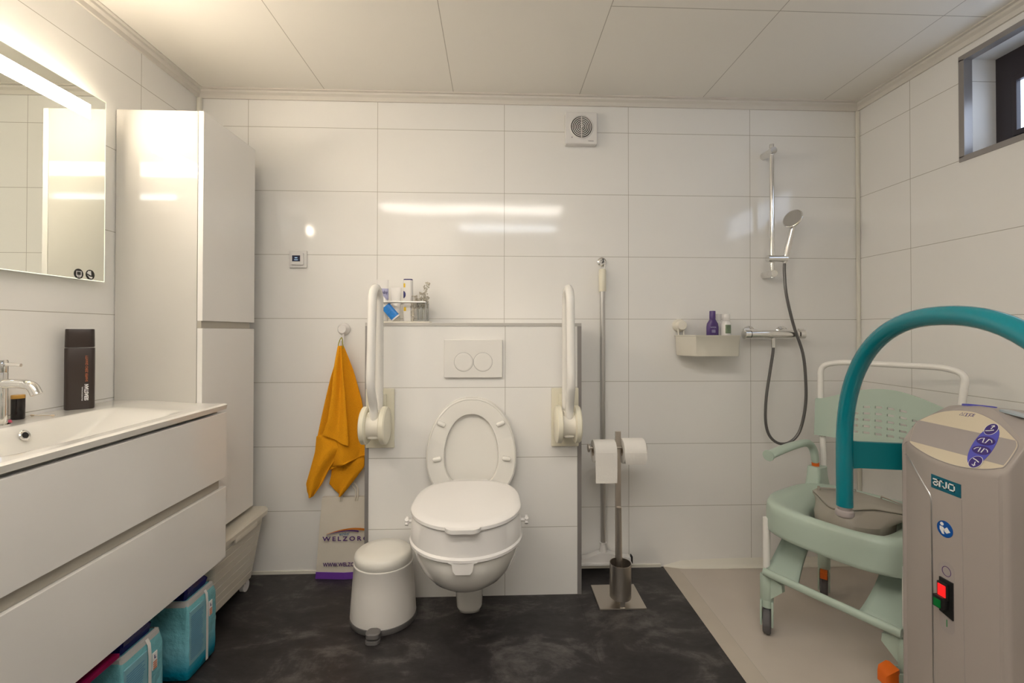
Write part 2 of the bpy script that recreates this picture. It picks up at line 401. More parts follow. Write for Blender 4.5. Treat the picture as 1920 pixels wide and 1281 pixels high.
# the boxed-out cistern wall with aluminium edging
struct('wall_cistern', bx(BXL+0.004, BXR-0.004, YBOX+0.001, YB-0.002, 0, BZ-0.004), wall_back_m)
bm = B()
box(bm, BXL, BXR, YBOX-0.002, YBOX+0.012, BZ-0.014, BZ, bev=0.001)
struct('trim_9', bm, mat('aluminium_top_trim', (0.58, 0.56, 0.53), 0.3, metal=0.4)); bm = B()
box(bm, BXL, BXL+0.016, YBOX-0.002, YBOX+0.012, 0, BZ-0.014, bev=0.001)
box(bm, BXR-0.018, BXR, YBOX-0.002, YBOX+0.012, 0, BZ-0.014, bev=0.001)
struct('trim_7', bm, alu_trim)
# thin grooves where the border meets the shower floor
struct('trim_8', bx(0.8795, 0.8815, 0.0, YB-0.06, 0, 0.0008), groove_m)

cl = thing('ceiling_lamp', 'long flat white ceiling lamp near the doorway', 'lamp', (-0.2, 0.24, ZC))
obj('lamp_housing', bx(-1.01, 0.61, 0.10, 0.38, ZC-0.03, ZC, bev=0.004), white_plastic, cl)
obj('diffuser', bx(-1.0, 0.60, 0.11, 0.37, ZC-0.036, ZC-0.0295), lamp_m, cl)

# ------------------------------------------------------------------ window
wn = thing('window_1', None, None, (XR, (WY0+WY1)/2, WZ0)); wn['kind'] = 'structure'
bm = B(); e = 0.015; t0 = XR-0.004
for (ya, yb, za, zb) in ((WY0-e, WY1+e, WZ0-e, WZ0+0.006), (WY0-e, WY1+e, WZ1-0.006, WZ1+e), (WY1-0.006, WY1+e, WZ0, WZ1), (WY0-e, WY0+0.006, WZ0, WZ1)):
    box(bm, t0, XR+0.03, ya, yb, za, zb, bev=0.001)
obj('edge_frame', bm, alu_trim, wn)
bm = B()
XD = XR+0.13
box(bm, XD, XD+0.05, WY1-0.075, WY1, WZ0, WZ1); box(bm, XD, XD+0.05, WY0, WY0+0.075, WZ0, WZ1)
box(bm, XD, XD+0.05, WY0+0.075, WY1-0.075, WZ0, WZ0+0.06); box(bm, XD, XD+0.05, WY0+0.075, WY1-0.075, WZ1-0.115, WZ1)
box(bm, XD-0.012, XD+0.05, WY1-0.078, WY1-0.060, WZ0+0.055, WZ1-0.10, bev=0.003); box(bm, XD-0.012, XD+0.05, WY0+0.065, WY0+0.11, WZ0+0.05, WZ1-0.05, bev=0.004)
box(bm, XD-0.012, XD+0.05, WY0+0.1, WY1-0.070, WZ0+0.055, WZ0+0.075, bev=0.003); box(bm, XD-0.012, XD+0.05, WY0+0.1, WY1-0.070, WZ1-0.122, WZ1-0.10, bev=0.003)
obj('window_frame', bm, frame_dark, wn)
obj('window_pane', bx(XD+0.005, XD+0.02, WY0+0.09, WY1-0.070, WZ0+0.06, WZ1-0.10), frost, wn)

# ================================================================== MIRROR
MY0, MY1, MZ0, MZ1, MX = 0.86, 1.628, 1.300, 1.926, -1.351
mr = thing('mirror', 'wide wall mirror with a glowing light strip across its top, over the washbasin', 'mirror', (XL, (MY0+MY1)/2, MZ0))
obj('mirror_glass', bx(MX-0.004, MX, MY0+0.002, MY1-0.002, MZ0+0.002, MZ1-0.002), mirror_m, mr, smooth=False)
bm = B()
for (ya, yb, za, zb) in ((MY0, MY1, MZ0, MZ0+0.002), (MY0, MY1, MZ1-0.002, MZ1), (MY0, MY0+0.002, MZ0, MZ1), (MY1-0.002, MY1, MZ0, MZ1)):
    box(bm, MX-0.005, MX+0.0004, ya, yb, za, zb)
obj('glass_edge', bm, mirror_edge, mr)
obj('light_strip', bx(MX-0.0005, MX+0.0006, MY0+0.06, 1.568, 1.838, 1.887), strip_m, mr)
obj('housing', bx(XL, MX-0.005, MY0+0.05, MY1-0.05, MZ0+0.04, MZ1-0.06), white_plastic, mr)
obj('back_light', bx(XL+0.008, MX-0.008, MY0+0.07, MY1-0.07, MZ1-0.0595, MZ1-0.052), glow_m, mr)
for (yy, zz, kind) in ((1.530, 1.3165, 0), (1.572, 1.3185, 1)):
    bm = cyl(B(), (MX-0.0005, yy, zz), (MX+0.0007, yy, zz), 0.0165, n=36)
    tb = obj('touch_button', bm, black, mr, smooth=False)
    bm = B(); xx = MX+0.0007
    def q2(a, b, c, d): box(bm, xx, xx+0.0006, yy+a, yy+b, zz+c, zz+d)
    if kind == 0:
        q2(-0.009, 0.009, 0.007, 0.0088); q2(-0.009, -0.0072, -0.007, 0.007); q2(0.0072, 0.009, -0.007, 0.007)
        for k in (-0.0045, 0, 0.0045):
            q2(k-0.0009, k+0.0009, -0.012, -0.0035)
        q2(-0.0075, -0.0055, -0.008, -0.006); q2(0.0055, 0.0075, -0.008, -0.006)
    else:
        prism(bm, [V(xx, yy-0.013, zz+0.004), V(xx, yy-0.008, zz+0.012), V(xx, yy+0.002, zz+0.013), V(xx, yy+0.003, zz-0.002), V(xx, yy+0.001, zz-0.002)], (0.0006, 0, 0))
        prism(bm, [V(xx, yy-0.012, zz-0.001), V(xx, yy-0.004, zz-0.006), V(xx, yy+0.008, zz-0.007), V(xx, yy+0.006, zz-0.0125), V(xx, yy-0.002, zz-0.012)], (0.0006, 0, 0))
    obj('button_symbol', bm, print_w, tb, smooth=False)

# ================================================================== TALL CABINET
CY0, CY1 = 1.705, 2.064
cb = thing('tall_cabinet', 'tall white gloss wall cabinet with two doors in the corner, beside the mirror', 'cabinet', (-1.23, 1.885, 0.36))
obj('body', bx(XL+0.003, -1.088, CY0, CY1, 0.362, 1.939, bev=0.001), white_gloss, cb)
obj('door', bx(-1.086, -1.067, CY0, CY1, 1.168, 1.939, bev=0.0012), white_front, cb)
obj('door', bx(-1.086, -1.067, CY0, CY1, 0.360, 1.141, bev=0.0012), white_front, cb)
bm = B(); box(bm, -1.0875, -1.072, CY0+0.001, CY1-0.03, 1.1415, 1.1675); obj('grip_recess', bm, groove_m, cb)

# ================================================================== VANITY
VX, VY0, VY1 = -0.975, 0.81, 1.703
vn = thing('vanity_cabinet', 'wall-hung white gloss vanity with two long handleless drawers', 'cabinet', (-1.17, (VY0+VY1)/2, 0.31))
bm = B(); box(bm, XL+0.002, VX-0.035, VY0+0.002, VY0+0.018, 0.312, 0.838); box(bm, XL+0.002, VX-0.035, VY1-0.018, VY1-0.002, 0.312, 0.838)
box(bm, XL+0.002, VX-0.035, VY0+0.018, VY1-0.018, 0.312, 0.330); box(bm, XL+0.002, XL+0.014, VY0+0.018, VY1-0.018, 0.330, 0.838); box(bm, VX-0.051, VX-0.035, VY0+0.018, VY1-0.018, 0.330, 0.838)
obj('carcass', bm, white_gloss, vn)
obj('drawer', bx(VX-0.024, VX-0.002, VY0, VY1, 0.600, 0.836, bev=0.0015), white_front, vn)
bm = B(); box(bm, VX-0.024, VX-0.002, VY0, VY1, 0.308, 0.565, bev=0.0015)
obj('drawer', bm, white_front, vn)
obj('grip_channel', bx(VX-0.034, VX-0.014, VY0+0.002, VY1-0.025, 0.566, 0.599), groove_m, vn)
# washbasin top
bm = B(); NX, NY = 56, 90
BX0, BX1, BY0, BY1 = -1.262, -1.020, 0.985, 1.560
def sm(t): t = max(0, min(1, t)); return t*t*(3-2*t)
def top_z(x, y):
    base = 0.8665+0.0135*sm((VX-0.05-x)/0.28)
    dx = min(sm((x-BX0)/0.028), sm((BX1-x)/0.05)); dy = min(sm((BY1-y)/0.20), sm((y-BY0)/0.20))
    return base-0.078*dx*dy
gx = [XL+0.001+(VX-XL-0.001)*i/NX for i in range(NX+1)]; gy = [VY0-0.002+(VY1+0.001-VY0+0.002)*j/NY for j in range(NY+1)]
vs = [[bm.verts.new((x, y, top_z(x, y)-(0.004 if i == NX else 0))) for j, y in enumerate(gy)] for i, x in enumerate(gx)]
for i in range(NX):
    for j in range(NY): bm.faces.new((vs[i][j], vs[i+1][j], vs[i+1][j+1], vs[i][j+1]))
loop = [vs[i][0] for i in range(NX+1)]+[vs[NX][j] for j in range(1, NY+1)]+[vs[i][NY] for i in range(NX-1, -1, -1)]+[vs[0][j] for j in range(NY-1, 0, -1)]
low = [bm.verts.new((v.co.x-(0.004 if v.co.x > VX-0.001 else 0), v.co.y, 0.846)) for v in loop]
n = len(loop)
for k in range(n): bm.faces.new((loop[k], loop[(k+1) % n], low[(k+1) % n], low[k]))
wb = thing('washbasin', 'long white ceramic washbasin top with a sunken bowl, lying on the vanity', 'washbasin', (-1.18, 1.257, 0.846))
obj('basin', bm, ceramic, wb, angle=60)
bm = B(); OY, OZ = 1.258, 0.853
lathe(bm, [(0.0, 0.0), (0.0135, 0.0), (0.0145, 0.002), (0.0125, 0.004), (0.0085, 0.003), (0.0075, 0.0)], (BX0+0.016, OY, OZ), axis=(1, 0, 0.35), n=28)
ov = obj('overflow_ring', bm, chrome, wb, label='chrome overflow ring')
bm = B(); cyl(bm, (BX0+0.016, OY, OZ), V(BX0+0.016, OY, OZ)+V(1, 0, 0.35).normalized()*0.0032, 0.0072, n=20); obj('overflow_hole', bm, black, ov)

# faucet
FX, FY, FZ = -1.318, 1.262, 0.880
fc = thing('faucet', 'round chrome mixer tap at the back of the washbasin', 'tap', (FX, FY, FZ))
bm = B(); lathe(bm, [(0.024, 0), (0.024, 0.002), (0.0185, 0.004), (0.0185, 0.138), (0.018, 0.1395), (0.0185, 0.141), (0.0185, 0.170), (0.017, 0.173), (0, 0.173)], (FX, FY, FZ)); obj('body', bm, chrome, fc)
bm = B(); tube(bm, catmull([(FX, FY, FZ+0.110), (FX+0.03, FY+.002, FZ+0.1105), (FX+0.062, FY+.004, FZ+0.109), (FX+0.081, FY+.006, FZ+0.101), (FX+0.092, FY+.007, FZ+0.080)], 6), 0.0125, n=20); obj('spout', bm, chrome, fc)
bm = B(); tube(bm, [(FX, FY, FZ+0.161), (FX+0.03, FY+.003, FZ+0.161), (FX+0.052, FY+.006, FZ+0.159)], [0.005, 0.005, 0.0045], n=12); obj('lever', bm, chrome, fc)

# small black bottle behind the tap
sb = thing('cosmetic_bottle', 'small black bottle with a gold cap behind the tap', 'bottle', (-1.350, 1.345, 0.880))
cx, cy, cz = -1.350, 1.345, 0.8805
bm = B(); lathe(bm, [(0, 0), (0.0135, 0), (0.0145, 0.002), (0.0145, 0.058), (0.0135, 0.059), (0, 0.059)], (cx, cy, cz)); obj('bottle_body', bm, black_b, sb)
bm = B(); lathe(bm, [(0, 0.059), (0.0148, 0.059), (0.0148, 0.0675), (0.0135, 0.069), (0, 0.069)], (cx, cy, cz)); obj('cap', bm, gold, sb)

# brown hair product bottle
hb = thing('hair_product_bottle', 'tall dark brown bottle with white and orange lettering on the washbasin ledge', 'bottle', (-1.337, 1.522, 0.880))
hx, hy = -1.337, 1.522
def slab(bm, cx, cy, hxx, hyy, z0, z1, r, bev=0.002, rot=0.0, taper=1.0):
    P = rounded_rect(0, 0, hxx, hyy, r, 8); c, s = math.cos(rot), math.sin(rot)
    def ring(k, z): return [V(cx+(x*k)*c-(y*k)*s, cy+(x*k)*s+(y*k)*c, z) for x, y in P]
    return loft(bm, [ring(0.96, z0), ring(1, z0+bev), ring(taper, z1-bev), ring(taper*0.97, z1)])
RH = math.radians(38)
bm = B(); slab(bm, hx, hy, 0.036, 0.022, 0.8805, 1.0765, 0.012, rot=RH); obj('bottle_body', bm, brown_b, hb)
bm = B(); slab(bm, hx, hy, 0.0355, 0.0215, 1.078, 1.137, 0.012, rot=RH, taper=0.97); obj('cap', bm, brown_b, hb)
rt = V(math.cos(RH), math.sin(RH), 0); fn = V(math.sin(RH), -math.cos(RH), 0)
o0 = V(hx, hy, 0)+fn*0.0222
text('lettering', 'SEBASTIAN', 0.013, o0+rt*0.0175+V(0, 0, 0.934), (0, 0, 1), -rt, print_w, hb, width=0.052, bold=0.0004)
text('lettering', 'SHAPER ZERO GRAVITY', 0.009, o0+rt*0.0175+V(0, 0, 1.010), (0, 0, 1), -rt, orange_p, hb, width=0.084)
text('lettering', 'PROFESSIONAL', 0.005, o0+rt*0.0075+V(0, 0, 0.930), (0, 0, 1), -rt, print_w, hb, width=0.045)

# cotton swab and small pink clip
sw = thing('cotton_swab', 'cotton swab lying on the washbasin ledge', 'cotton swab', (-1.345, 1.41, 0.8805))
a = V(-1.358, 1.393, 0.8826); b = V(-1.296, 1.389, 0.8826)
bm = B(); cyl(bm, a, b, 0.0009, n=8); obj('stick', bm, swab_m, sw)
for p in (a, b):
    bm = B(); d = (b-a).normalized(); tube(bm, [p-d*0.006, p-d*0.004, p, p+d*0.004, p+d*0.006], [0.0006, 0.002, 0.0023, 0.002, 0.0006], n=10); obj('cotton_tip', bm, swab_m, sw)
bm = B()
for k in range(5):
    a = 2*PI*k/5; bmesh.ops.create_uvsphere(bm, u_segments=8, v_segments=6, radius=0.0032, matrix=Matrix.Translation((-1.330+0.0038*math.cos(a), 1.300+0.0038*math.sin(a), 0.8835)))
box(bm, -1.340, -1.320, 1.2985, 1.3015, 0.8805, 0.882)
tag(obj('hair_clip', bm, pink_m), 'tiny pink hair clip at the foot of the tap', 'hair clip')

# ================================================================== UNDER THE VANITY
hp = thing('storage_box', 'ivory plastic storage box with a lid on castors, under the tall cabinet', 'storage box', (-1.2, 1.88, 0.0))
HX0, HX1, HY0, HY1 = -1.37, -1.035, 1.712, 2.10
bm = B()
def hr(x1, y0, y1, z, r=0.02): 
    cx_, hx_ = (HX0+x1)/2, (x1-HX0)/2
    return [V(x, y, z) for x, y in rounded_rect(cx_, (y0+y1)/2, hx_, (y1-y0)/2, r)]
rings = []
for k in range(0, 9):
    z = 0.055+0.262*k/8; t = k/8; x1 = -1.062+0.036*t; y0 = HY0+0.02-0.01*t; y1 = HY1-0.045+0.03*t
    if 0 < k < 8: rings += [hr(x1, y0, y1, z-0.0015), hr(x1-0.0022, y0, y1, z), hr(x1, y0, y1, z+0.0015)]
    else: rings.append(hr(x1, y0, y1, z))
loft(bm, rings); obj('box_body', bm, box_m, hp, angle=20)
bm = B(); rings = [hr(-1.012, HY0, 2.102, 0.315, 0.03), hr(-1.010, HY0, 2.104, 0.3335, 0.03), hr(-1.016, HY0, 2.10, 0.342, 0.028), hr(-1.035, HY0+0.01, 2.085, 0.343, 0.02), hr(-1.045, HY0+0.02, 2.075, 0.339, 0.02)]
loft(bm, rings); box(bm, -1.022, -1.010, 1.83, 1.99, 0.298, 0.32, bev=0.004); obj('lid', bm, box_m, hp)
for (x, y) in ((-1.085, 2.03), (-1.085, 1.79), (-1.32, 2.03), (-1.32, 1.79)):
    bm = B(); cyl(bm, (x-0.009, y, 0.024), (x+0.009, y, 0.024), 0.024, n=20); box(bm, x-0.012, x+0.012, y-0.012, y+0.012, 0.036, 0.056); obj('castor', bm, white_plastic, hp)

def pack(y0, y1, x1, label, text_label=True, top=0.285, seed=0):
    rnd = random.Random(seed)
    x0 = x1-0.235; yc = (y0+y1)/2; hy_ = (y1-y0)/2
    p = thing('incontinence_pack', label, 'package', ((x0+x1)/2, yc, 0.0), group='blue plastic packs under the vanity')
    def ring(kx, ky, z, dx=0.0, jit=0.0):
        return [V((x0+x1)/2+x*kx+dx+rnd.uniform(-jit, jit), yc+y*ky+rnd.uniform(-jit, jit), z) for x, y in rounded_rect(0, 0, (x1-x0)/2, hy_, 0.010, 5)]
    bm = B(); loft(bm, [ring(0.93, 0.88, 0.001), ring(0.99, 0.97, 0.008)]+[ring(1-0.012*max(0, z_-0.15)/0.1, 1+0.03*math.sin(PI*z_/0.25), z_, 0, 0.0012) for z_ in (0.03, 0.055, 0.08, 0.105, 0.13, 0.155, 0.18, 0.20, 0.218)]+[ring(0.975, 0.95, top-0.045, -0.003, 0.002), ring(0.94, 0.88, top-0.035, -0.006, 0.002), ring(0.90, 0.84, top-0.033, -0.008, 0.002)])
    obj('bag_body', bm, pack_m, p, angle=50)
    bm = B(); loft(bm, [ring(0.86, 0.72, top-0.035, -0.008), ring(0.885, 0.76, top-0.012, -0.006, 0.002), ring(0.84, 0.66, top, -0.008, 0.003), ring(0.5, 0.3, top+0.004, -0.008, 0.003)])
    obj('inner_film', bm, pack_n, p)
    # light printed panel and text lines on the face towards the room
    X = x1+0.0012
    yl, yr = y0+0.011, y0+0.072*hy_*2/0.145+0.006
    bm = B(); box(bm, X-0.004, X, yl-0.006, yr+0.004, 0.052, top-0.062); pl = obj('printed_panel', bm, pack_l, p)
    bm = B()
    for k in range(22):
        z = 0.066+k*0.0065; box(bm, X, X+0.0004, yl, yr-0.004-rnd.uniform(0, 0.012), z, z+0.0028)
    obj('printed_lines', bm, pack_t, pl)
    bm = B(); ys = yr+0.012
    prev = None; pts = [(X+0.0005, 0.012), (X+0.001, 0.06), (X+0.001, top-0.085), (X-0.002, top-0.050), (X-0.010, top-0.035)]
    loft(bm, [[V(a, ys-0.0055, z), V(a+0.001, ys-0.0055, z), V(a+0.001, ys+0.0055, z), V(a, ys+0.0055, z)] for a, z in pts]); obj('strap', bm, strap_m, p)
    ll = ys+0.012
    bm = B(); box(bm, X-0.002, X+0.0002, ll, ll+0.018, 0.150, 0.199); lb = obj('size_label', bm, print_w, p)
    text('size_letter', 'L', 0.014, (X+0.0006, ll+0.009, 0.186), (0, 1, 0), (0, 0, 1), navy, lb, bold=0.0003)
    bm = B()
    for k in range(4): box(bm, X+0.0003, X+0.0008, ll+0.002, ll+0.016, 0.152+k*0.006, 0.1555+k*0.006)
    obj('printed_lines', bm, orange_p, lb)
    bm = B(); loft(bm, [ring(0.975, 0.95, top-0.046, -0.002), ring(0.960, 0.93, top-0.034, -0.003, 0.001), ring(0.92, 0.84, top-0.030, -0.005, 0.001)], cap1=False, cap0=False); obj('film_rim', bm, film, p)
    return p
pack(1.508, 1.655, -0.980, 'blue plastic pack of pads under the vanity, next to the ivory storage box', seed=1)
pack(1.255, 1.405, -0.985, 'blue plastic pack of pads under the vanity, the one in the middle of the row', seed=2)
pack(1.020, 1.165, -0.985, 'blue plastic pack of pads under the vanity, nearest the camera, beneath a magenta folder', seed=3, top=0.262)
bm = B(); prism(bm, [V(-1.21, 0.99, 0.278), V(-0.978, 0.99, 0.278), V(-0.978, 1.235, 0.278), V(-1.21, 1.235, 0.278)], (0, 0, 0.010))
tag(obj('folder', bm, magenta), 'flat magenta folder lying on the packs under the vanity', 'folder')

# ================================================================== THERMOSTAT, FAN
th = thing('thermostat', 'small white square thermostat with a dark display on the back wall', 'thermostat', (-0.917, YB, 1.467))
obj('frame', bx(-0.958, -0.878, YB-0.011, YB, 1.427, 1.507, bev=0.003), white_plastic, th)
obj('cover', bx(-0.946, -0.890, YB-0.020, YB-0.010, 1.439, 1.496, bev=0.003), white_plastic, th)
sc_ = obj('display', bx(-0.940, -0.904, YB-0.0212, YB-0.0195, 1.455, 1.483), screen_m, th)
bm = B(); box(bm, -0.928, -0.916, YB-0.022, YB-0.021, 1.470, 1.474); box(bm, -0.930, -0.914, YB-0.022, YB-0.021, 1.461, 1.464); obj('display_symbol', bm, screen_p, sc_)

fx, fz = 0.411, 2.096
fn_ = thing('extractor_fan', 'square white extractor fan with a round grille high on the back wall', 'fan', (fx, YB, fz))
obj('housing', bx(fx-0.076, fx+0.076, YB-0.035, YB, fz-0.076, fz+0.076, bev=0.005, seg=3), white_plastic, fn_)
bm = B()
lathe(bm, [(0.058, 0), (0.058, 0.0), (0.052, 0.006), (0.050, 0.003), (0.050, 0.0)], (fx, YB-0.035, fz+0.004), axis=(0, -1, 0), n=48); 
gr = obj('grille_rim', bm, white_plastic, fn_)
bm = B(); cyl(bm, (fx, YB-0.034, fz+0.004), (fx, YB-0.0356, fz+0.004), 0.050, n=48); obj('grille_opening', bm, black, fn_)
bm = B()
for r in (0.044, 0.036, 0.028, 0.020, 0.012):
    pts = [V(fx+r*math.cos(2*PI*k/40), YB-0.038, fz+0.004+r*math.sin(2*PI*k/40)) for k in range(40)]
    tube(bm, pts, 0.0021, n=8, closed=True)
for a in (90, 270):
    a = math.radians(a); cyl(bm, (fx, YB-0.038, fz+0.004), (fx+0.051*math.cos(a), YB-0.038, fz+0.004+0.051*math.sin(a)), 0.002, n=8)
cyl(bm, (fx, YB-0.036, fz+0.004), (fx, YB-0.0415, fz+0.004), 0.006, n=16)
obj('grille', bm, white_plastic, fn_)
obj('printed_mark', bx(fx+0.032, fx+0.058, YB-0.0356, YB-0.035, fz-0.063, fz-0.060), print_g, fn_)
bm = B(); cyl(bm, (fx-0.045, YB-0.035, fz-0.045), (fx-0.045, YB-0.0356, fz-0.045), 0.003, n=12); obj('indicator', bm, print_g, fn_)

# ================================================================== TOILET
TX = -0.096
tl = thing('toilet', 'wall-hung white toilet with a raised seat, its own seat ring folded up behind', 'toilet', (TX, 1.7, 0.06))
secs = [(0.050, 1.765, 0.036), (0.055, 1.748, 0.047), (0.075, 1.736, 0.051), (0.16, 1.715, 0.054), (0.215, 1.675, 0.056), (0.232, 1.63, 0.066), (0.245, 1.575, 0.088), (0.268, 1.512, 0.122), (0.30, 1.462, 0.150), (0.335, 1.430, 0.170), (0.375, 1.412, 0.183), (0.405, 1.405, 0.187), (0.413, 1.408, 0.186), (0.416, 1.416, 0.180)]
bm = B(); loft(bm, [[V(x, y, z) for x, y in egg(TX, yf, YBOX-0.001, hw, 56, pb=3.2 if z > 0.2 else 4, pf=2.0 if z > 0.22 else 2.8, mid=yf+(YBOX-yf)*(0.42 if z > 0.235 else 0.3))] for z, yf, hw in secs]); obj('bowl', bm, ceramic, tl, angle=60)
# raised seat
def egg_r(yf, yb, hw, z, pb=3.0, mid=0.45): return [V(x, y, z) for x, y in egg(TX, yf, yb, hw, 56, pb=pb, mid=yf+(yb-yf)*mid)]
bm = B()
loft(bm, [egg_r(1.402, 1.83, 0.190, 0.418), egg_r(1.394, 1.835, 0.194, 0.424), egg_r(1.394, 1.835, 0.194, 0.432), egg_r(1.402, 1.83, 0.190, 0.437), egg_r(1.404, 1.83, 0.187, 0.510), egg_r(1.408, 1.828, 0.184, 0.514)])
prism(bm, [V(TX+x, 1.404, z) for x, z in ((-0.046, 0.425), (-0.034, 0.420), (-0.030, 0.398), (-0.022, 0.388), (0.022, 0.388), (0.030, 0.398), (0.034, 0.420), (0.046, 0.425))], (0, -0.007, 0))
rz = obj('raised_seat', bm, white_plastic, tl, angle=40)
bm = B(); loft(bm, [egg_r(1.402, 1.835, 0.186, 0.5145), egg_r(1.396, 1.84, 0.190, 0.520), egg_r(1.397, 1.84, 0.189, 0.529), egg_r(1.405, 1.835, 0.182, 0.534), egg_r(1.43, 1.81, 0.16, 0.5365)])
prism(bm, [V(TX+x, y, 0.518) for x, y in ((-0.062, 1.42), (-0.050, 1.393), (-0.034, 1.382), (0.034, 1.382), (0.050, 1.393), (0.062, 1.42))], (0, 0, 0.012))
box(bm, TX-0.07, TX+0.07, 1.825, 1.85, 0.51, 0.532, bev=0.004)
obj('raised_lid', bm, white_plastic, tl, angle=40)
for s in (-1, 1):
    bm = B(); x = TX+s*0.19; cyl(bm, (x-s*0.012, 1.62, 0.462), (x+s*0.020, 1.62, 0.462), 0.006, n=12)
    for a in range(4):
        a = math.radians(a*90+45); d = V(0, math.cos(a), math.sin(a)); cyl(bm, V(x+s*0.020, 1.62, 0.462)-d*0.002, V(x+s*0.020, 1.62, 0.462)+d*0.014, 0.0055, 0.0065, n=12)
    obj('clamp_knob', bm, white_plastic, tl)
# the folded-up ring and lid behind, leaning on the cistern wall
def ring_pts(k, z0, z1, hw, y_of):
    out = []; 
    for i in range(64):
        t = 2*PI*i/64; c, s = math.cos(t), math.sin(t); zm = z0+(z1-z0)*0.42
        x = TX+math.copysign(abs(c)**(0.92), c)*hw
        z = zm+(z1-zm)*s if s > 0 else zm+(zm-z0)*math.copysign(abs(s)**0.85, s)
        out.append(V(x, y_of(z), z))
    return out
lean = lambda dy: (lambda z: 1.905+(z-0.42)*0.09+dy)
bm = B()
loft(bm, [ring_pts(0, 0.425, 0.846, 0.186, lean(0.004)), ring_pts(0, 0.422, 0.850, 0.189, lean(-0.004)), ring_pts(0, 0.424, 0.848, 0.187, lean(-0.010)), ring_pts(0, 0.430, 0.842, 0.181, lean(-0.0125)), ring_pts(0, 0.432, 0.840, 0.179, lean(-0.0105)), ring_pts(0, 0.470, 0.788, 0.122, lean(-0.0145)), ring_pts(0, 0.478, 0.782, 0.115, lean(-0.013)), ring_pts(0, 0.482, 0.780, 0.112, lean(-0.004)), ring_pts(0, 0.480, 0.781, 0.113, lean(0.006))], cap0=False, cap1=False)
sr = obj('seat_ring', bm, ceramic, tl, angle=50)
bm = B()
loft(bm, [ring_pts(0, 0.425, 0.846, 0.186, lean(0.022)), ring_pts(0, 0.423, 0.852, 0.190, lean(0.015)), ring_pts(0, 0.425, 0.850, 0.188, lean(0.010)), ring_pts(0, 0.44, 0.83, 0.17, lean(0.009)), ring_pts(0, 0.55, 0.72, 0.06, lean(0.011))])
obj('seat_lid', bm, ceramic, tl)
for (dx, z, an) in ((-0.126, 0.742, 25), (0.122, 0.742, -25), (-0.142, 0.598, -12), (0.146, 0.598, 12)):
    bm = B(); a = math.radians(an); y = 1.905+(z-0.42)*0.09-0.014
    d = V(math.cos(a), 0, -math.sin(a)); c = V(TX+dx, y, z)
    tube(bm, [c-d*0.019, c-d*0.017, c-d*0.011, c+d*0.011, c+d*0.017, c+d*0.019], [0.002, 0.008, 0.0105, 0.0105, 0.008, 0.002], n=14)
    obj('bumper', bm, ceramic, sr)

fp = thing('flush_plate', 'rectangular white dual flush plate above the toilet', 'flush plate', (-0.09, YBOX, 1.013))
obj('plate', bx(-0.214, 0.034, YBOX-0.014, YBOX, 0.933, 1.096, bev=0.003, seg=3), white_enamel, fp)
for dx in (-0.041, 0.041):
    bm = B(); c = V(-0.090+dx, YBOX-0.014, 1.000)
    lathe(bm, [(0.0392, -0.003), (0.0392, 0.0008), (0.0380, 0.0014), (0.030, 0.0011), (0.015, 0.0008), (0, 0.0007)], c, axis=(0, -1, 0), n=48); b_ = obj('flush_button', bm, white_enamel, fp)
    bm = B(); tube(bm, [c+V(0.0400*math.cos(2*PI*k/48), -0.0004, 0.0400*math.sin(2*PI*k/48)) for k in range(48)], 0.0006, n=6, closed=True); obj('button_gap', bm, print_g, b_)

# ================================================================== GRAB BARS
def grab_bar(px0, px1, tx, label, s):
    zc = 0.762; g = thing('folding_grab_bar', label, 'grab bar', ((px0+px1)/2, YBOX, zc), group='folding grab bars beside the toilet')
    bm = B(); box(bm, px0, px1, YBOX-0.012, YBOX, 0.637, 0.888, bev=0.004); box(bm, px0+0.03, px1-0.03, YBOX-0.03, YBOX-0.012, 0.86-0.17, 0.868, bev=0.006)
    obj('wall_plate', bm, cream_plastic, g)
    yc, zz = 1.872, 0.748
    for (a, b) in ((px0+0.008, px0+0.033), (px1-0.035, px1-0.010)):
        bm = B(); lathe(bm, [(0, 0), (0.070, 0), (0.076, 0.004), (0.076, 0.020), (0.071, 0.025), (0.04, 0.027), (0, 0.027)], (a, yc, zz), axis=(1, 0, 0), n=40); obj('hinge_disc', bm, cream_plastic, g)
    bm = B(); cyl(bm, (px0+0.03, yc, zz), (px1-0.03, yc, zz), 0.055, n=32); box(bm, px0+0.035, px1-0.035, yc-0.04, yc+0.04, zz-0.05, zz+0.06, bev=0.01); obj('hinge_block', bm, ivory, g)
    P = [(tx+s*0.004, 1.842, 0.775), (tx+s*0.004, 1.830, 0.83), (tx, 1.765, 0.925), (tx, 1.775, 1.02), (tx, 1.788, 1.20)]
    top = [(tx, 1.790+0.055*(1-math.cos(a)), 1.245+0.06*math.sin(a)) for a in [math.radians(x) for x in range(0, 181, 20)]]
    back = [(tx, 1.902, 1.15), (tx, 1.902, 1.0), (tx, 1.902, 0.88), (tx, 1.895, 0.79)]
    low_ = fillet(P, 0.05, 6)
    tube_pts = low_[:-1]+[Vector(p) for p in top]+[Vector(p) for p in back]
    bm = B(); tube(bm, tube_pts, 0.0168, n=20); obj('bar', bm, white_enamel, g)
    return g
grab_bar(-0.543, -0.423, -0.476, 'white folding grab bar standing upright by the ochre towel', -1)
grab_bar(0.244, 0.362, 0.300, 'white folding grab bar standing upright by the floor squeegee', 1)

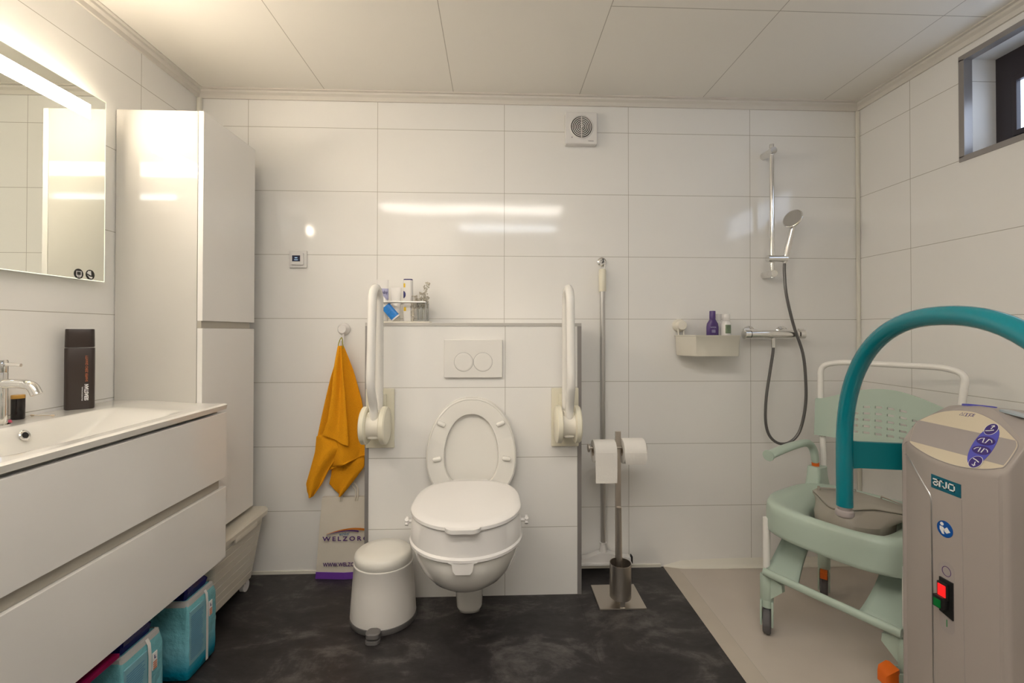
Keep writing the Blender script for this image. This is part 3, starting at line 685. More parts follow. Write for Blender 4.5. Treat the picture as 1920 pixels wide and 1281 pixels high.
# ================================================================== TOWEL
hk = thing('suction_hook', 'round white suction hook holding the ochre towel', 'hook', (-0.706, YB, 1.14))
bm = B(); lathe(bm, [(0, 0), (0.029, 0), (0.030, 0.004), (0.027, 0.012), (0.022, 0.018), (0.020, 0.030), (0.018, 0.034), (0, 0.035)], (-0.706, YB, 1.140), axis=(0, -1, 0), n=36); obj('suction_cup', bm, white_plastic, hk)
bm = B(); tube(bm, fillet([(-0.706, YB-0.016, 1.125), (-0.706, YB-0.018, 1.066), (-0.706, YB-0.045, 1.062), (-0.706, YB-0.047, 1.085)], 0.01), 0.006, n=10); obj('hook_arm', bm, white_plastic, hk)

def cloth_panel(bm, L, R, ybase, bulge, folds, seed, rows=30, cols=18):
    """L, R: left and right edge polylines (x, z) from top to bottom"""
    def at(P, t):
        s = t*(len(P)-1); i = min(int(s), len(P)-2); f = s-i
        return P[i][0]*(1-f)+P[i+1][0]*f, P[i][1]*(1-f)+P[i+1][1]*f
    ph = seed*1.7; vs = []
    for r in range(rows+1):
        t = r/rows; a = at(L, t); b = at(R, t); row = []
        for c in range(cols+1):
            u = c/cols; x = a[0]*(1-u)+b[0]*u; z = a[1]*(1-u)+b[1]*u
            y = ybase-bulge*math.sin(PI*u)*(0.4+0.6*t)-0.012*math.sin(folds*PI*u+ph+t*1.2)*min(1, t*3+0.25)
            row.append(bm.verts.new((x, y, z)))
        vs.append(row)
    for r in range(rows):
        for c in range(cols): bm.faces.new((vs[r][c], vs[r][c+1], vs[r+1][c+1], vs[r+1][c]))
    return bm
def zp(px, py, ox=540, oy=580, k=2.035, Y=2.12):   # reading of the towel outline, placed on its hanging plane near the wall
    dx = (ox+px/k-960)/FPX; dz = -(oy+py/k-CYP)/FPX
    d = _f+_r2*dx+_u2*dz; s = Y/d.y
    return (d.x*s, HC+d.z*s)
tw = thing('towel', 'ochre yellow terry towel hanging from the white suction hook', 'towel', (-0.706, 2.12, 0.37))
bm = B()
cloth_panel(bm, [zp(202, 138), zp(165, 260), zp(133, 400), zp(112, 500), zp(113, 560), zp(130, 610), zp(165, 612)], [zp(212, 138), zp(250, 235), zp(283, 350), zp(296, 450), zp(302, 520), zp(300, 552), zp(290, 557)], 2.118, 0.018, 3.3, 1)
cloth_panel(bm, [zp(165, 600), zp(158, 640), zp(150, 672), zp(170, 695), zp(194, 714)], [zp(290, 552), zp(292, 575), zp(290, 602), zp(245, 660), zp(198, 716)], 2.132, 0.006, 1.6, 2)
cloth_panel(bm, [zp(116, 480), zp(108, 540), zp(90, 610), zp(76, 662), zp(82, 690), zp(95, 708)], [zp(150, 470), zp(243, 515), zp(205, 545), zp(165, 600), zp(135, 660), zp(98, 710)], 2.098, 0.012, 2.0, 3)
cloth_panel(bm, [zp(202, 138), zp(190, 210), zp(178, 330), zp(165, 415), zp(148, 462), zp(145, 472)], [zp(214, 138), zp(222, 230), zp(232, 340), zp(240, 440), zp(243, 500), zp(243, 515)], 2.088, 0.014, 2.2, 4)
o = obj('cloth', bm, towel_m, tw, angle=80)
md = o.modifiers.new('thick', 'SOLIDIFY'); md.thickness = 0.007; md.offset = 0
md = o.modifiers.new('sub', 'SUBSURF'); md.levels = 1; md.render_levels = 1
bm = B(); p = [zp(196, 150), zp(198, 128), zp(210, 108), zp(214, 150)]
tube(bm, catmull([(x, 2.105, z) for x, z in p], 4), 0.0022, n=8); obj('hanging_loop', bm, mat('loop_green', (0.35, 0.33, 0.04), 0.8), tw)

# ================================================================== SHOP BAG
bg_ = thing('plastic_bag', 'white flat carrier bag with purple lettering standing on the floor below the towel', 'bag', (-0.69, 2.13, 0))
bm = B(); rows = []
for k, (z, dy) in enumerate(((0.0, 0.050), (0.03, 0.047), (0.0305, 0.047), (0.10, 0.042), (0.2, 0.036), (0.28, 0.030), (0.36, 0.022))):
    xl = -0.815+0.018*z/0.36; xr = -0.556-0.004*z/0.36
    rows.append([V(xl, YB-dy, z), V((xl+xr)/2, YB-dy-0.010*(1-z/0.4), z), V(xr, YB-dy, z), V(xr, YB-dy+0.018, z), V(xl, YB-dy+0.018, z)])
loft(bm, rows); o = obj('bag_body', bm, bag_m, bg_, angle=30)
bm = B(); loft(bm, [[V(-0.8155, YB-0.0515, 0.001), V(-0.685, YB-0.0625, 0.001), V(-0.556, YB-0.0515, 0.001), V(-0.556, YB-0.03, 0.001), V(-0.8155, YB-0.03, 0.001)], [V(-0.8140, YB-0.049, 0.030), V(-0.685, YB-0.0598, 0.030), V(-0.556, YB-0.049, 0.030), V(-0.556, YB-0.03, 0.030), V(-0.8140, YB-0.03, 0.030)]]); obj('bottom_band', bm, bag_purple, bg_, smooth=False)
for (x0, x1, dz) in ((-0.742, -0.655, 0.0), (-0.735, -0.665, -0.01)):
    bm = B(); tube(bm, catmull([(x0+0.03, YB-0.030, 0.345), (x0+0.034, YB-0.02, 0.40+dz), (x0+0.05, YB-0.016, 0.433+dz), (x1, YB-0.016, 0.425+dz), (x1+0.022, YB-0.022, 0.395+dz), (x1+0.020, YB-0.028, 0.345)], 5), 0.0032, n=8); obj('bag_handle', bm, bag_m, bg_)
yt = YB-0.0535
text('logo_name', 'WELZORG', 0.027, (-0.678, YB-0.0555, 0.182), (1, 0.0, 0), (0, 0.06, 1), violet_b, bg_, width=0.206, bold=0.0006, sp=1.45)
text('web_address', 'WWW.WELZORG.NL', 0.024, (-0.678, YB-0.0600, 0.067), (1, 0.0, 0), (0, 0.06, 1), violet_b, bg_, width=0.200, bold=0.0005)
text('script_word', 'winkel', 0.022, (-0.686, YB-0.0525, 0.203), (1, 0.0, 0.05), (0.15, 0.06, 1), mat('script_blue', (0.01, 0.13, 0.28), 0.5), bg_, width=0.045)
def arc(bm, x0, x1, z0, h, t0_, t1_, dy=0.0):
    n = 18; top_ = []; bot_ = []
    for i in range(n+1):
        u = i/n; x = x0+(x1-x0)*u; z = z0+h*math.sin(PI*(0.06+0.62*u)); th_ = t0_+(t1_-t0_)*u
        top_.append(V(x, YB-0.0535-dy, z+th_/2)); bot_.append(V(x, YB-0.0535-dy, z-th_/2))
    return prism(bm, top_+bot_[::-1], (0, 0.002, 0))
obj('logo_arc', arc(B(), -0.765, -0.592, 0.198, 0.028, 0.0012, 0.010), mat('logo_orange', (0.60, 0.19, 0.015), 0.5), bg_, smooth=False)
obj('logo_arc', arc(B(), -0.765, -0.620, 0.1945, 0.024, 0.0012, 0.007, 0.0008), violet_b, bg_, smooth=False)

# ================================================================== PEDAL BIN
pb = thing('pedal_bin', 'white oval pedal bin with a lid and grey pedal, standing left of the toilet', 'bin', (-0.437, 1.833, 0))
bcx, bcy = -0.4365, 1.826
def bring(k, z, rx=0.128, ry=0.119, dx=0, dy=0): return [V(bcx+dx+rx*k*math.cos(2*PI*i/48), bcy+dy+ry*k*math.sin(2*PI*i/48), z) for i in range(48)]
bm = B(); loft(bm, [bring(0.98, 0.001), bring(1.0, 0.005), bring(1.0, 0.022), bring(0.985, 0.024)]); obj('base_ring', bm, grey_pl, pb)
bm = B(); loft(bm, [bring(0.985, 0.020), bring(0.99, 0.026), bring(0.975, 0.06), bring(0.93, 0.14), bring(0.885, 0.216), bring(0.895, 0.219), bring(0.895, 0.226), bring(0.86, 0.228)]); obj('bin_body', bm, mat('bin_white', (0.80, 0.77, 0.73), 0.28), pb)
bm = B(); loft(bm, [bring(0.86, 0.228), bring(0.865, 0.232, dy=-0.002), bring(0.87, 0.250, dy=-0.003), bring(0.845, 0.262, dy=-0.002), bring(0.77, 0.270), bring(0.5, 0.275), bring(0.1, 0.2765)]); obj('lid', bm, mat('bin_lid', (0.80, 0.78, 0.72), 0.3), pb, angle=60)
bm = B(); PP = rounded_rect(-0.440, 1.682, 0.026, 0.022, 0.018, 8)
loft(bm, [[V(x, y, 0.002) for x, y in PP], [V(x, y, 0.012) for x, y in PP]]); loft(bm, [[V(x, y+0.004, 0.020) for x, y in PP], [V(x, y+0.004, 0.034) for x, y in PP], [V(-0.440+(x+0.440)*0.8, 1.686+(y-1.682)*0.8, 0.038) for x, y in PP]]); box(bm, -0.458, -0.422, 1.690, 1.712, 0.004, 0.032, bev=0.003)
obj('pedal', bm, grey_pl, pb)

# ================================================================== RACK WITH TOILETRIES ON THE LEDGE
rk = thing('toiletry_rack', 'small clear and white rack for toiletries standing on the ledge over the toilet', 'rack', (-0.40, 2.05, BZ))
RZ = BZ+0.001
bm = B(); box(bm, -0.535, -0.285, 2.00, 2.10, RZ, RZ+0.006, bev=0.002); obj('base_plate', bm, ivory, rk)
bm = B(); box(bm, -0.535, -0.300, 2.00, 2.006, RZ+0.086, RZ+0.094, bev=0.002); box(bm, -0.535, -0.300, 2.094, 2.10, RZ+0.086, RZ+0.094, bev=0.002)
for x in (-0.535, -0.466, -0.405, -0.365, -0.304): box(bm, x, x+0.004, 2.006, 2.094, RZ+0.087, RZ+0.093)
for x in (-0.533, -0.302):
    for y in (2.003, 2.097): cyl(bm, (x, y, RZ+0.006), (x, y, RZ+0.087), 0.0025, n=8)
obj('rail', bm, alu, rk)
RZ += 0.0075
def flat_tube(name, label, x, y, h, w0, w1, d, m, lean_=(0, 0), cap=None, capcol=None):
    t = thing(name, label, 'tube', (x, y, RZ)); bm = B(); rings = []
    for k in range(9):
        s = k/8; ww = w0+(w1-w0)*s; dd = d*(1-s)+0.0025*s; z = RZ+(cap or 0)+(h-(cap or 0))*s
        c = V(x+lean_[0]*(z-RZ), y+lean_[1]*(z-RZ), z)
        rings.append([c+V(math.cos(2*PI*i/24)*ww, math.sin(2*PI*i/24)*dd, 0) for i in range(24)])
    loft(bm, rings); obj('tube_body', bm, m, t)
    if cap:
        bm = B(); rings = []
        for s in (0, 1):
            z = RZ+(cap-0.0005)*s; c = V(x+lean_[0]*(z-RZ), y+lean_[1]*(z-RZ), z); rings.append([c+V(math.cos(2*PI*i/24)*w0*0.92, math.sin(2*PI*i/24)*d*0.92, 0) for i in range(24)])
        loft(bm, rings); obj('cap', bm, capcol or m, t)
    return t
t = flat_tube('cream_tube', 'white cream bottle with a lavender label in the rack, beside the upright grab bar', -0.498, 2.045, 0.185, 0.024, 0.026, 0.017, white_plastic)
bm = B(); rings = [[V(-0.498+math.cos(a)*0.0262, 2.045+math.sin(a)*dd, z) for a in [math.radians(x) for x in range(180, 361, 12)]] for z, dd in ((RZ+0.095, 0.0115), (RZ+0.145, 0.0078))]
loft(bm, rings, closed=False); o = obj('label_print', bm, lav, t)
text('label_word', 'Baby', 0.018, (-0.489, 2.0295, RZ+0.128), (1, 0, 0), (0, 0, 1), navy, t)
flat_tube('cream_tube', 'plain white cap-down cream tube in the rack, between the lavender and the yellow-marked bottles', -0.440, 2.05, 0.150, 0.020, 0.025, 0.016, white_plastic, cap=0.035, capcol=ivory)
# toothpaste leaning diagonally in front
tp = thing('toothpaste_tube', 'white and blue toothpaste tube leaning diagonally in the rack', 'toothpaste', (-0.47, 2.015, RZ))
A = V(-0.512, 2.018, RZ+0.105); Bp = V(-0.432, 2.018, RZ+0.012); d = (Bp-A).normalized(); nn = V(-d.z, 0, d.x)
bm = B(); rings = []
for k in range(9):
    s = k/8; c = A.lerp(Bp, s); ww = 0.021; dd = 0.0025+0.008*s
    rings.append([c+nn*math.cos(2*PI*i/20)*ww+V(0, 1, 0)*math.sin(2*PI*i/20)*dd for i in range(20)])
loft(bm, rings); obj('tube_body', bm, white_plastic, tp)
bm = B(); rings = []
for s in (0.42, 0.95):
    c = A.lerp(Bp, s); dd = 0.0032+0.008*s
    rings.append([c+nn*math.cos(a)*0.0213-V(0, 1, 0)*math.sin(a)*dd for a in [math.radians(x) for x in range(8, 173, 12)]])
loft(bm, rings, closed=False); obj('blue_label', bm, blue_lab, tp)
# white bottle with navy line and yellow marks
wb2 = thing('lotion_bottle', 'white lotion bottle with a navy top line and yellow marks in the rack', 'bottle', (-0.388, 2.05, RZ))
bm = B(); slab(bm, -0.386, 2.05, 0.020, 0.016, RZ, RZ+0.183, 0.010); obj('bottle_body', bm, white_plastic, wb2)
bm = B(); slab(bm, -0.386, 2.05, 0.0195, 0.0155, RZ+0.1835, RZ+0.188, 0.010, bev=0.0008); obj('cap', bm, navy, wb2)
obj('yellow_mark', bx(-0.403, -0.396, 2.0325, 2.0345, RZ+0.150, RZ+0.168), yellow_p, wb2); obj('yellow_mark', bx(-0.402, -0.392, 2.0325, 2.0345, RZ+0.045, RZ+0.062), yellow_p, wb2)
bm = B(); prism(bm, [V(-0.404+0.010*math.sin(a), 2.0335, RZ+0.118+0.016*math.cos(a)) for a in [math.radians(x) for x in range(0, 181, 15)]], (0, 0.001, 0)); obj('navy_mark', bm, navy, wb2)
# ribbed glass with a sparkling sprig
gl = thing('ribbed_glass', 'ribbed clear glass tumbler at the end of the rack', 'glass', (-0.318, 2.05, RZ))
bm = B(); nR = 36
def rr(r, z): return [V(-0.322+(r+(0.0012 if i % 2 else 0))*math.cos(2*PI*i/nR), 2.05+(r+(0.0012 if i % 2 else 0))*math.sin(2*PI*i/nR), z) for i in range(nR)]
loft(bm, [rr(0.023, RZ), rr(0.026, RZ+0.09), rr(0.0235, RZ+0.09), rr(0.021, RZ+0.004)]); obj('tumbler', bm, glass_m, gl, smooth=False)
bm = B(); rnd = random.Random(3)
stems = [((-0.325, 2.05, RZ+0.01), (-0.30, 2.045, RZ+0.175)), ((-0.33, 2.05, RZ+0.01), (-0.355, 2.04, RZ+0.115)), ((-0.32, 2.04, RZ+0.01), (-0.325, 2.035, RZ+0.13)), ((-0.32, 2.045, RZ+0.01), (-0.300, 2.03, RZ+0.11))]
for a, b in stems:
    a, b = V(*a), V(*b); cyl(bm, a, b, 0.0009, n=6)
    for k in range(60):
        p = a.lerp(b, rnd.uniform(0.45, 1))+V(rnd.uniform(-.011, .011), rnd.uniform(-.009, .009), rnd.uniform(-.006, .006))
        bmesh.ops.create_icosphere(bm, subdivisions=1, radius=rnd.uniform(0.0022, 0.0048), matrix=Matrix.Translation(p))
tag(obj('decorative_sprig', bm, silver_g), 'silvery beaded decorative sprig standing in the ribbed glass', 'decoration')
bm = B()
for k in range(26):
    p = V(-0.362+rnd.uniform(-.008, .008), 2.03+rnd.uniform(-.008, .008), RZ+0.004+0.082*k/26); bmesh.ops.create_icosphere(bm, subdivisions=1, radius=0.0042, matrix=Matrix.Translation(p))
cyl(bm, (-0.362, 2.03, RZ), (-0.362, 2.03, RZ+0.09), 0.004, n=10)
tag(obj('bead_ornament', bm, silver_g), 'small sparkling bead ornament between the lotion bottle and the glass', 'decoration')

# ================================================================== FLOOR SQUEEGEE
hk2 = thing('wall_hook', 'small round chrome hook holding the floor squeegee', 'hook', (0.514, YB, 1.462))
bm = B(); lathe(bm, [(0, 0), (0.021, 0), (0.022, 0.003), (0.021, 0.010), (0.016, 0.014), (0, 0.015)], (0.514, YB, 1.464), axis=(0, -1, 0), n=32); obj('rosette', bm, chrome, hk2)
bm = B(); tube(bm, fillet([(0.514, YB-0.012, 1.462), (0.514, YB-0.035, 1.458), (0.514, YB-0.037, 1.476)], 0.006), 0.0035, n=10); obj('hook_arm', bm, dark, hk2)
sq = thing('floor_squeegee', 'floor squeegee with an aluminium pole and white blade hanging on the back wall', 'squeegee', (0.512, 2.13, 0.04))
bm = B(); tube(bm, [(0.502, 2.14, 1.425), (0.503, 2.138, 1.44), (0.506, 2.134, 1.462), (0.511, 2.1345, 1.4685), (0.517, 2.1345, 1.4685), (0.522, 2.134, 1.462), (0.523, 2.138, 1.44), (0.522, 2.14, 1.425)], 0.0018, n=8); obj('hanging_loop', bm, white_plastic, sq)
bm = B(); lathe(bm, [(0, 0), (0.016, 0), (0.0175, 0.006), (0.0175, 0.10), (0.014, 0.107), (0, 0.107)], (0.512, 2.14, 1.320), n=24); obj('grip', bm, cream_plastic, sq)
bm = B(); cyl(bm, (0.512, 2.14, 1.320), (0.514, 2.14, 0.135), 0.0125, n=20); obj('pole', bm, alu, sq)
bm = B(); lathe(bm, [(0, 0), (0.020, 0), (0.015, 0.03), (0.0135, 0.045), (0.0165, 0.052), (0, 0.052)], (0.514, 2.14, 0.084), n=20)
prism(bm, [V(x, 2.118, z) for x, z in ((0.392, 0.048), (0.392, 0.064), (0.44, 0.072), (0.49, 0.092), (0.54, 0.092), (0.585, 0.076), (0.640, 0.070), (0.640, 0.048))], (0, 0.036, 0)); box(bm, 0.388, 0.645, 2.112, 2.158, 0.036, 0.050, bev=0.004)
obj('head', bm, white_plastic, sq)
obj('rubber_blade', bx(0.386, 0.647, 2.128, 2.136, 0.020, 0.037), ivory, sq)
obj('end_cap', bx(0.645, 0.651, 2.122, 2.150, 0.040, 0.074, bev=0.002), black, sq)

# ================================================================== TOILET PAPER STAND
ts = thing('toilet_roll_stand', 'brushed steel toilet roll stand with a brush cup and square foot', 'toilet roll holder', (0.525, 1.925, 0))
obj('foot_plate', bx(0.428, 0.620, 1.836, 2.012, 0.0005, 0.007, bev=0.001), steel, ts)
bm = B(); box(bm, 0.515, 0.539, 1.921, 1.929, 0.007, 0.705, bev=0.001); obj('post', bm, steel, ts)
bm = B(); cyl(bm, (0.405, 1.925, 0.635), (0.645, 1.925, 0.635), 0.006, n=16); obj('arm', bm, steel, ts)
for x in (0.397, 0.641):
    bm = B(); lathe(bm, [(0, 0), (0.0165, 0), (0.0175, 0.001), (0.0175, 0.006), (0.0165, 0.007), (0, 0.007)], (x, 1.925, 0.635), axis=(1, 0, 0), n=24); obj('end_knob', bm, steel, ts)
bm = B(); cupc = (0.524, 1.880)
lathe(bm, [(0, 0), (0.042, 0), (0.044, 0.002), (0.044, 0.140), (0.0425, 0.140), (0.0425, 0.004), (0, 0.004)], (cupc[0], cupc[1], 0.030), n=36); box(bm, 0.512, 0.532, 1.84, 1.90, 0.007, 0.030); obj('brush_cup', bm, steel, ts)
br = thing('toilet_brush', 'toilet brush with a brushed steel handle standing in the steel cup', 'toilet brush', (cupc[0], cupc[1], 0.036))
bm = B(); cyl(bm, (cupc[0]-0.004, cupc[1], 0.12), (cupc[0]-0.006, cupc[1], 0.400), 0.0125, 0.0105, n=20); obj('handle', bm, steel, br)
bm = B(); lathe(bm, [(0, 0), (0.028, 0.004), (0.034, 0.02), (0.034, 0.06), (0.02, 0.08), (0, 0.085)], (cupc[0]-0.002, cupc[1], 0.036)); obj('brush_head', bm, dark, br)
def roll(x0, x1, r, tail, label, back):
    t = thing('toilet_roll', label, 'toilet paper', ((x0+x1)/2, 1.925, 0.635-r), group='toilet rolls on the steel stand')
    zc = 0.635-0.013
    bm = B(); n = 40
    A_ = [[V(x, 1.925+rr_*math.cos(2*PI*k/n), zc+rr_*math.sin(2*PI*k/n)) for k in range(n)] for x, rr_ in ((x0, 0.0205), (x0, r-0.002), (x0+0.002, r), (x1-0.002, r), (x1, r-0.002), (x1, 0.0205))]
    loft(bm, A_, cap0=False, cap1=False); obj('paper', bm, paper_m, t)
    bm = B(); loft(bm, [[V(x, 1.925+0.0203*math.cos(2*PI*k/n), zc+0.0203*math.sin(2*PI*k/n)) for k in range(n)] for x in (x0, x1)], cap0=False, cap1=False); obj('core', bm, core_m, t)
    bm = B(); y = 1.925-r-0.0006
    if not back: rings = [[V(x0+0.0005+s*0.002, y-0.001*math.sin(k), z), V(x1-0.001, y-0.001*math.cos(k), z), V(x1-0.001, y+0.0012, z), V(x0+0.0005+s*0.002, y+0.0012, z)] for k, (z, s) in enumerate(((zc+0.005, 0), (zc-0.02, 0.3), (zc-0.06, 0.7), (tail, 1)))]
    else: rings = [[V(x0+0.001, y, z), V(x1-0.001, y, z), V(x1-0.001, y+0.001, z), V(x0+0.001, y+0.001, z)] for z in (zc+0.004, zc-0.02)]+[[V(x0+0.006, 1.925-r*0.82, tail), V(x1-0.003, 1.925-r*0.82, tail), V(x1-0.003, 1.926-r*0.82, tail), V(x0+0.006, 1.926-r*0.82, tail)]]
    loft(bm, rings); obj('loose_sheet', bm, paper_m, t)
roll(0.4185, 0.512, 0.048, 0.500, 'toilet roll with a long hanging sheet, beside the grab bar', False)
roll(0.542, 0.636, 0.053, 0.575, 'fuller toilet roll with a short folded sheet, on the side towards the shower', True)

# ================================================================== SHOWER BASKET
sbk = thing('suction_basket', 'white plastic suction basket on the shower wall', 'basket', (1.0, 2.10, 1.02))
bm = B()
def br_(z, k, y0=2.030, off=0.0): 
    x0, x1 = 0.868+k, 1.130-k; yb = YB-0.012
    P = [(x0, yb), (x0, 2.085+k), (x0+0.045, y0+k), (x1-0.02, y0+k), (x1, y0+0.02+k), (x1, yb)]
    return [V(p[0], p[1], z) for p in P]
def shrink(ring, s, z):
    c = sum(ring, Vector())/len(ring); return [V(c.x+(p.x-c.x)*s, c.y+(p.y-c.y)*s, z) for p in ring]
R0 = br_(1.112, 0)
loft(bm, [shrink(R0, 0.94, 1.018), shrink(R0, 0.96, 1.022), shrink(R0, 0.99, 1.108), shrink(R0, 1.02, 1.110), shrink(R0, 1.02, 1.114), shrink(R0, 0.96, 1.114), shrink(R0, 0.93, 1.026)]); obj('tray', bm, ivory, sbk, angle=50)
bm = B(); c = V(0.890, YB, 1.160)
lathe(bm, [(0, 0), (0.031, 0), (0.032, 0.004), (0.029, 0.016), (0.024, 0.022), (0.023, 0.045), (0.020, 0.049), (0, 0.050)], c, axis=(0, -1, 0), n=36); obj('suction_cup', bm, ivory, sbk)
bm = B()
for dx in (-0.014, 0.012): tube(bm, [c+V(dx, -0.03, -0.012), c+V(dx, -0.036, -0.05)], 0.0035, n=8)
obj('bracket', bm, ivory, sbk)
pu = thing('purple_bottle', 'purple shampoo bottle with a narrow neck in the suction basket', 'bottle', (1.012, 2.085, 1.027))
bm = B(); rings = []
for z, w_, d_ in ((1.027, 0.026, 0.014), (1.031, 0.028, 0.016), (1.150, 0.0285, 0.016), (1.168, 0.026, 0.015), (1.180, 0.018, 0.013), (1.188, 0.0135, 0.0115), (1.1885, 0.0128, 0.011)):
    rings.append([V(1.018+math.cos(2*PI*i/32)*w_, 2.088+math.sin(2*PI*i/32)*d_, z) for i in range(32)])
loft(bm, rings); obj('bottle_body', bm, purple_b, pu)
bm = B(); lathe(bm, [(0, 0), (0.0135, 0), (0.0135, 0.036), (0.0125, 0.038), (0, 0.038)], (1.018, 2.088, 1.189), n=24); obj('cap', bm, purple_b, pu)
text('lettering', 'NIVEA', 0.010, (1.014, 2.0712, 1.150), (1, 0, 0), (0, 0, 1), lilac, pu)
bm = B()
for k in range(3): box(bm, 1.006, 1.024, 2.0708, 2.0718, 1.126+k*0.005, 1.1285+k*0.005)
obj('printed_lines', bm, lilac, pu)
wh = thing('white_bottle', 'white bottle with a green label in the suction basket', 'bottle', (1.072, 2.075, 1.027))
bm = B(); lathe(bm, [(0, 0), (0.020, 0), (0.022, 0.003), (0.022, 0.140), (0.018, 0.150), (0.014, 0.154), (0, 0.154)], (1.076, 2.075, 1.027), n=32); obj('bottle_body', bm, white_plastic, wh)
bm = B(); lathe(bm, [(0, 0), (0.0165, 0), (0.017, 0.002), (0.017, 0.028), (0.0155, 0.031), (0, 0.031)], (1.076, 2.075, 1.1815), n=28); obj('cap', bm, white_plastic, wh)
bm = B(); loft(bm, [[V(1.076+0.0223*math.cos(a), 2.075+0.0223*math.sin(a), z) for a in [math.radians(x) for x in range(235, 311, 8)]] for z in (1.122, 1.162)], closed=False); obj('label_print', bm, label_green, wh)
w3 = thing('white_bottle', 'plain white bottle half hidden behind the green-labelled one', 'bottle', (1.058, 2.12, 1.027))
bm = B(); lathe(bm, [(0, 0), (0.019, 0), (0.020, 0.003), (0.020, 0.145), (0.014, 0.156), (0, 0.156)], (1.060, 2.122, 1.027), n=28); obj('bottle_body', bm, white_plastic, w3)
bm = B(); lathe(bm, [(0, 0), (0.016, 0), (0.016, 0.030), (0, 0.031)], (1.060, 2.122, 1.1835), n=24); obj('cap', bm, white_plastic, w3)

# ================================================================== SHOWER
sh = thing('shower_rail', 'chrome shower rail with hand shower and grey hose', 'shower', (1.312, YB, 1.39))
SX, SY = 1.312, 2.100
bm = B(); cyl(bm, (SX, SY, 1.385), (SX, SY, 2.018), 0.0105, n=20); obj('rail', bm, chrome, sh)
for z, za in ((1.985, 0), (1.404, 0)):
    bm = B(); lathe(bm, [(0, 0), (0.0155, 0), (0.0165, 0.002), (0.0165, 0.086), (0.0155, 0.088), (0, 0.088)], (SX, YB, z), axis=(0, -1, 0), n=28); obj('wall_bracket', bm, chrome, sh)
bm = B(); cyl(bm, (SX-0.030, SY-0.012, 1.474), (SX+0.062, SY-0.012, 1.474), 0.0165, n=24); cyl(bm, (SX-0.008, SY-0.012, 1.488), (SX-0.008, SY-0.012, 1.496), 0.006, n=12); obj('slider', bm, chrome, sh)
hs = thing('hand_shower', 'chrome hand shower clipped in the slider of the shower rail', 'shower head', (1.37, 2.09, 1.46))
H0 = V(1.364, SY-0.012, 1.452); H1 = V(1.392, SY-0.030, 1.622)
bm = B(); tube(bm, [H0, H0.lerp(H1, 0.12), H0.lerp(H1, 0.5), H0.lerp(H1, 0.85), H1], [0.0085, 0.0115, 0.0135, 0.0115, 0.011], n=18); obj('handle', bm, chrome, hs)
ax = V(-0.84, -0.42, 0.34).normalized(); c = V(1.394, SY-0.034, 1.655)
bm = B(); lathe(bm, [(0, -0.016), (0.028, -0.013), (0.042, -0.002), (0.046, 0.006), (0.044, 0.011), (0.042, 0.012)], c, axis=ax, n=40); obj('head', bm, chrome, hs)
bm = B(); lathe(bm, [(0, 0.0125), (0.0405, 0.0125), (0.041, 0.009)], c, axis=ax, n=40); obj('spray_face', bm, mat('spray_face', (0.45, 0.44, 0.42), 0.35, metal=0.4), hs)
bm = B(); pts = catmull([(1.364, SY-0.012, 1.452), (1.364, SY-0.012, 1.40), (1.368, SY-0.02, 1.30), (1.398, SY-0.025, 1.16), (1.438, SY-0.03, 1.03), (1.455, SY-0.025, 0.90), (1.456, SY-0.02, 0.78), (1.432, SY-0.015, 0.665), (1.388, SY-0.01, 0.612), (1.340, SY, 0.604), (1.298, SY+0.004, 0.64), (1.281, SY+0.006, 0.71), (1.285, SY+0.006, 0.82), (1.302, SY+0.004, 0.94), (1.314, SY, 1.03), (1.316, SY, 1.07)], 7)
tube(bm, pts, 0.0066, n=12); tag(obj('shower_hose', bm, hose_m), 'dark grey shower hose looping down from the hand shower to the mixer tap', 'hose')
tv = thing('thermostatic_mixer', 'horizontal chrome thermostatic shower mixer on the back wall', 'tap', (1.32, YB, 1.118))
bm = B(); cyl(bm, (1.205, SY, 1.118), (1.433, SY, 1.118), 0.0195, n=32); obj('body', bm, chrome, tv)
for x0, x1 in ((1.172, 1.203), (1.435, 1.466)):
    bm = B(); lathe(bm, [(0, 0), (0.0185, 0), (0.0225, 0.003), (0.0225, x1-x0-0.003), (0.0185, x1-x0), (0, x1-x0)], (x0, SY, 1.118), axis=(1, 0, 0), n=32)
    if x0 < 1.3: box(bm, 1.172, 1.20, SY-0.008, SY+0.008, 1.137, 1.1455, bev=0.002)
    else: box(bm, 1.438, 1.462, SY-0.008, SY+0.008, 1.137, 1.1455, bev=0.002)
    obj('control_knob', bm, chrome, tv)
for x in (1.235, 1.398):
    bm = B(); lathe(bm, [(0, 0), (0.030, 0), (0.030, 0.006), (0.018, 0.014), (0.014, 0.06), (0, 0.06)], (x, YB, 1.128), axis=(0, -1, 0), n=28); obj('wall_rosette', bm, chrome, tv)
bm = B(); cyl(bm, (1.316, SY, 1.102), (1.316, SY, 1.055), 0.009, n=16); obj('hose_outlet', bm, chrome, tv)

# ================================================================== SHOWER CHAIR
RL = V(1.404, 1.894, 0); dd_ = V(0.873, 0.488, 0); nn_ = V(0.488, -0.873, 0)
CC = RL-dd_*0.217+nn_*0.21; CA = math.atan2(-0.488, -0.873)
ch = thing('shower_commode_chair', 'mint green shower commode chair on castors with a white tube frame', 'chair', CC, CA)
Lc = dict(parent=ch, local=True)
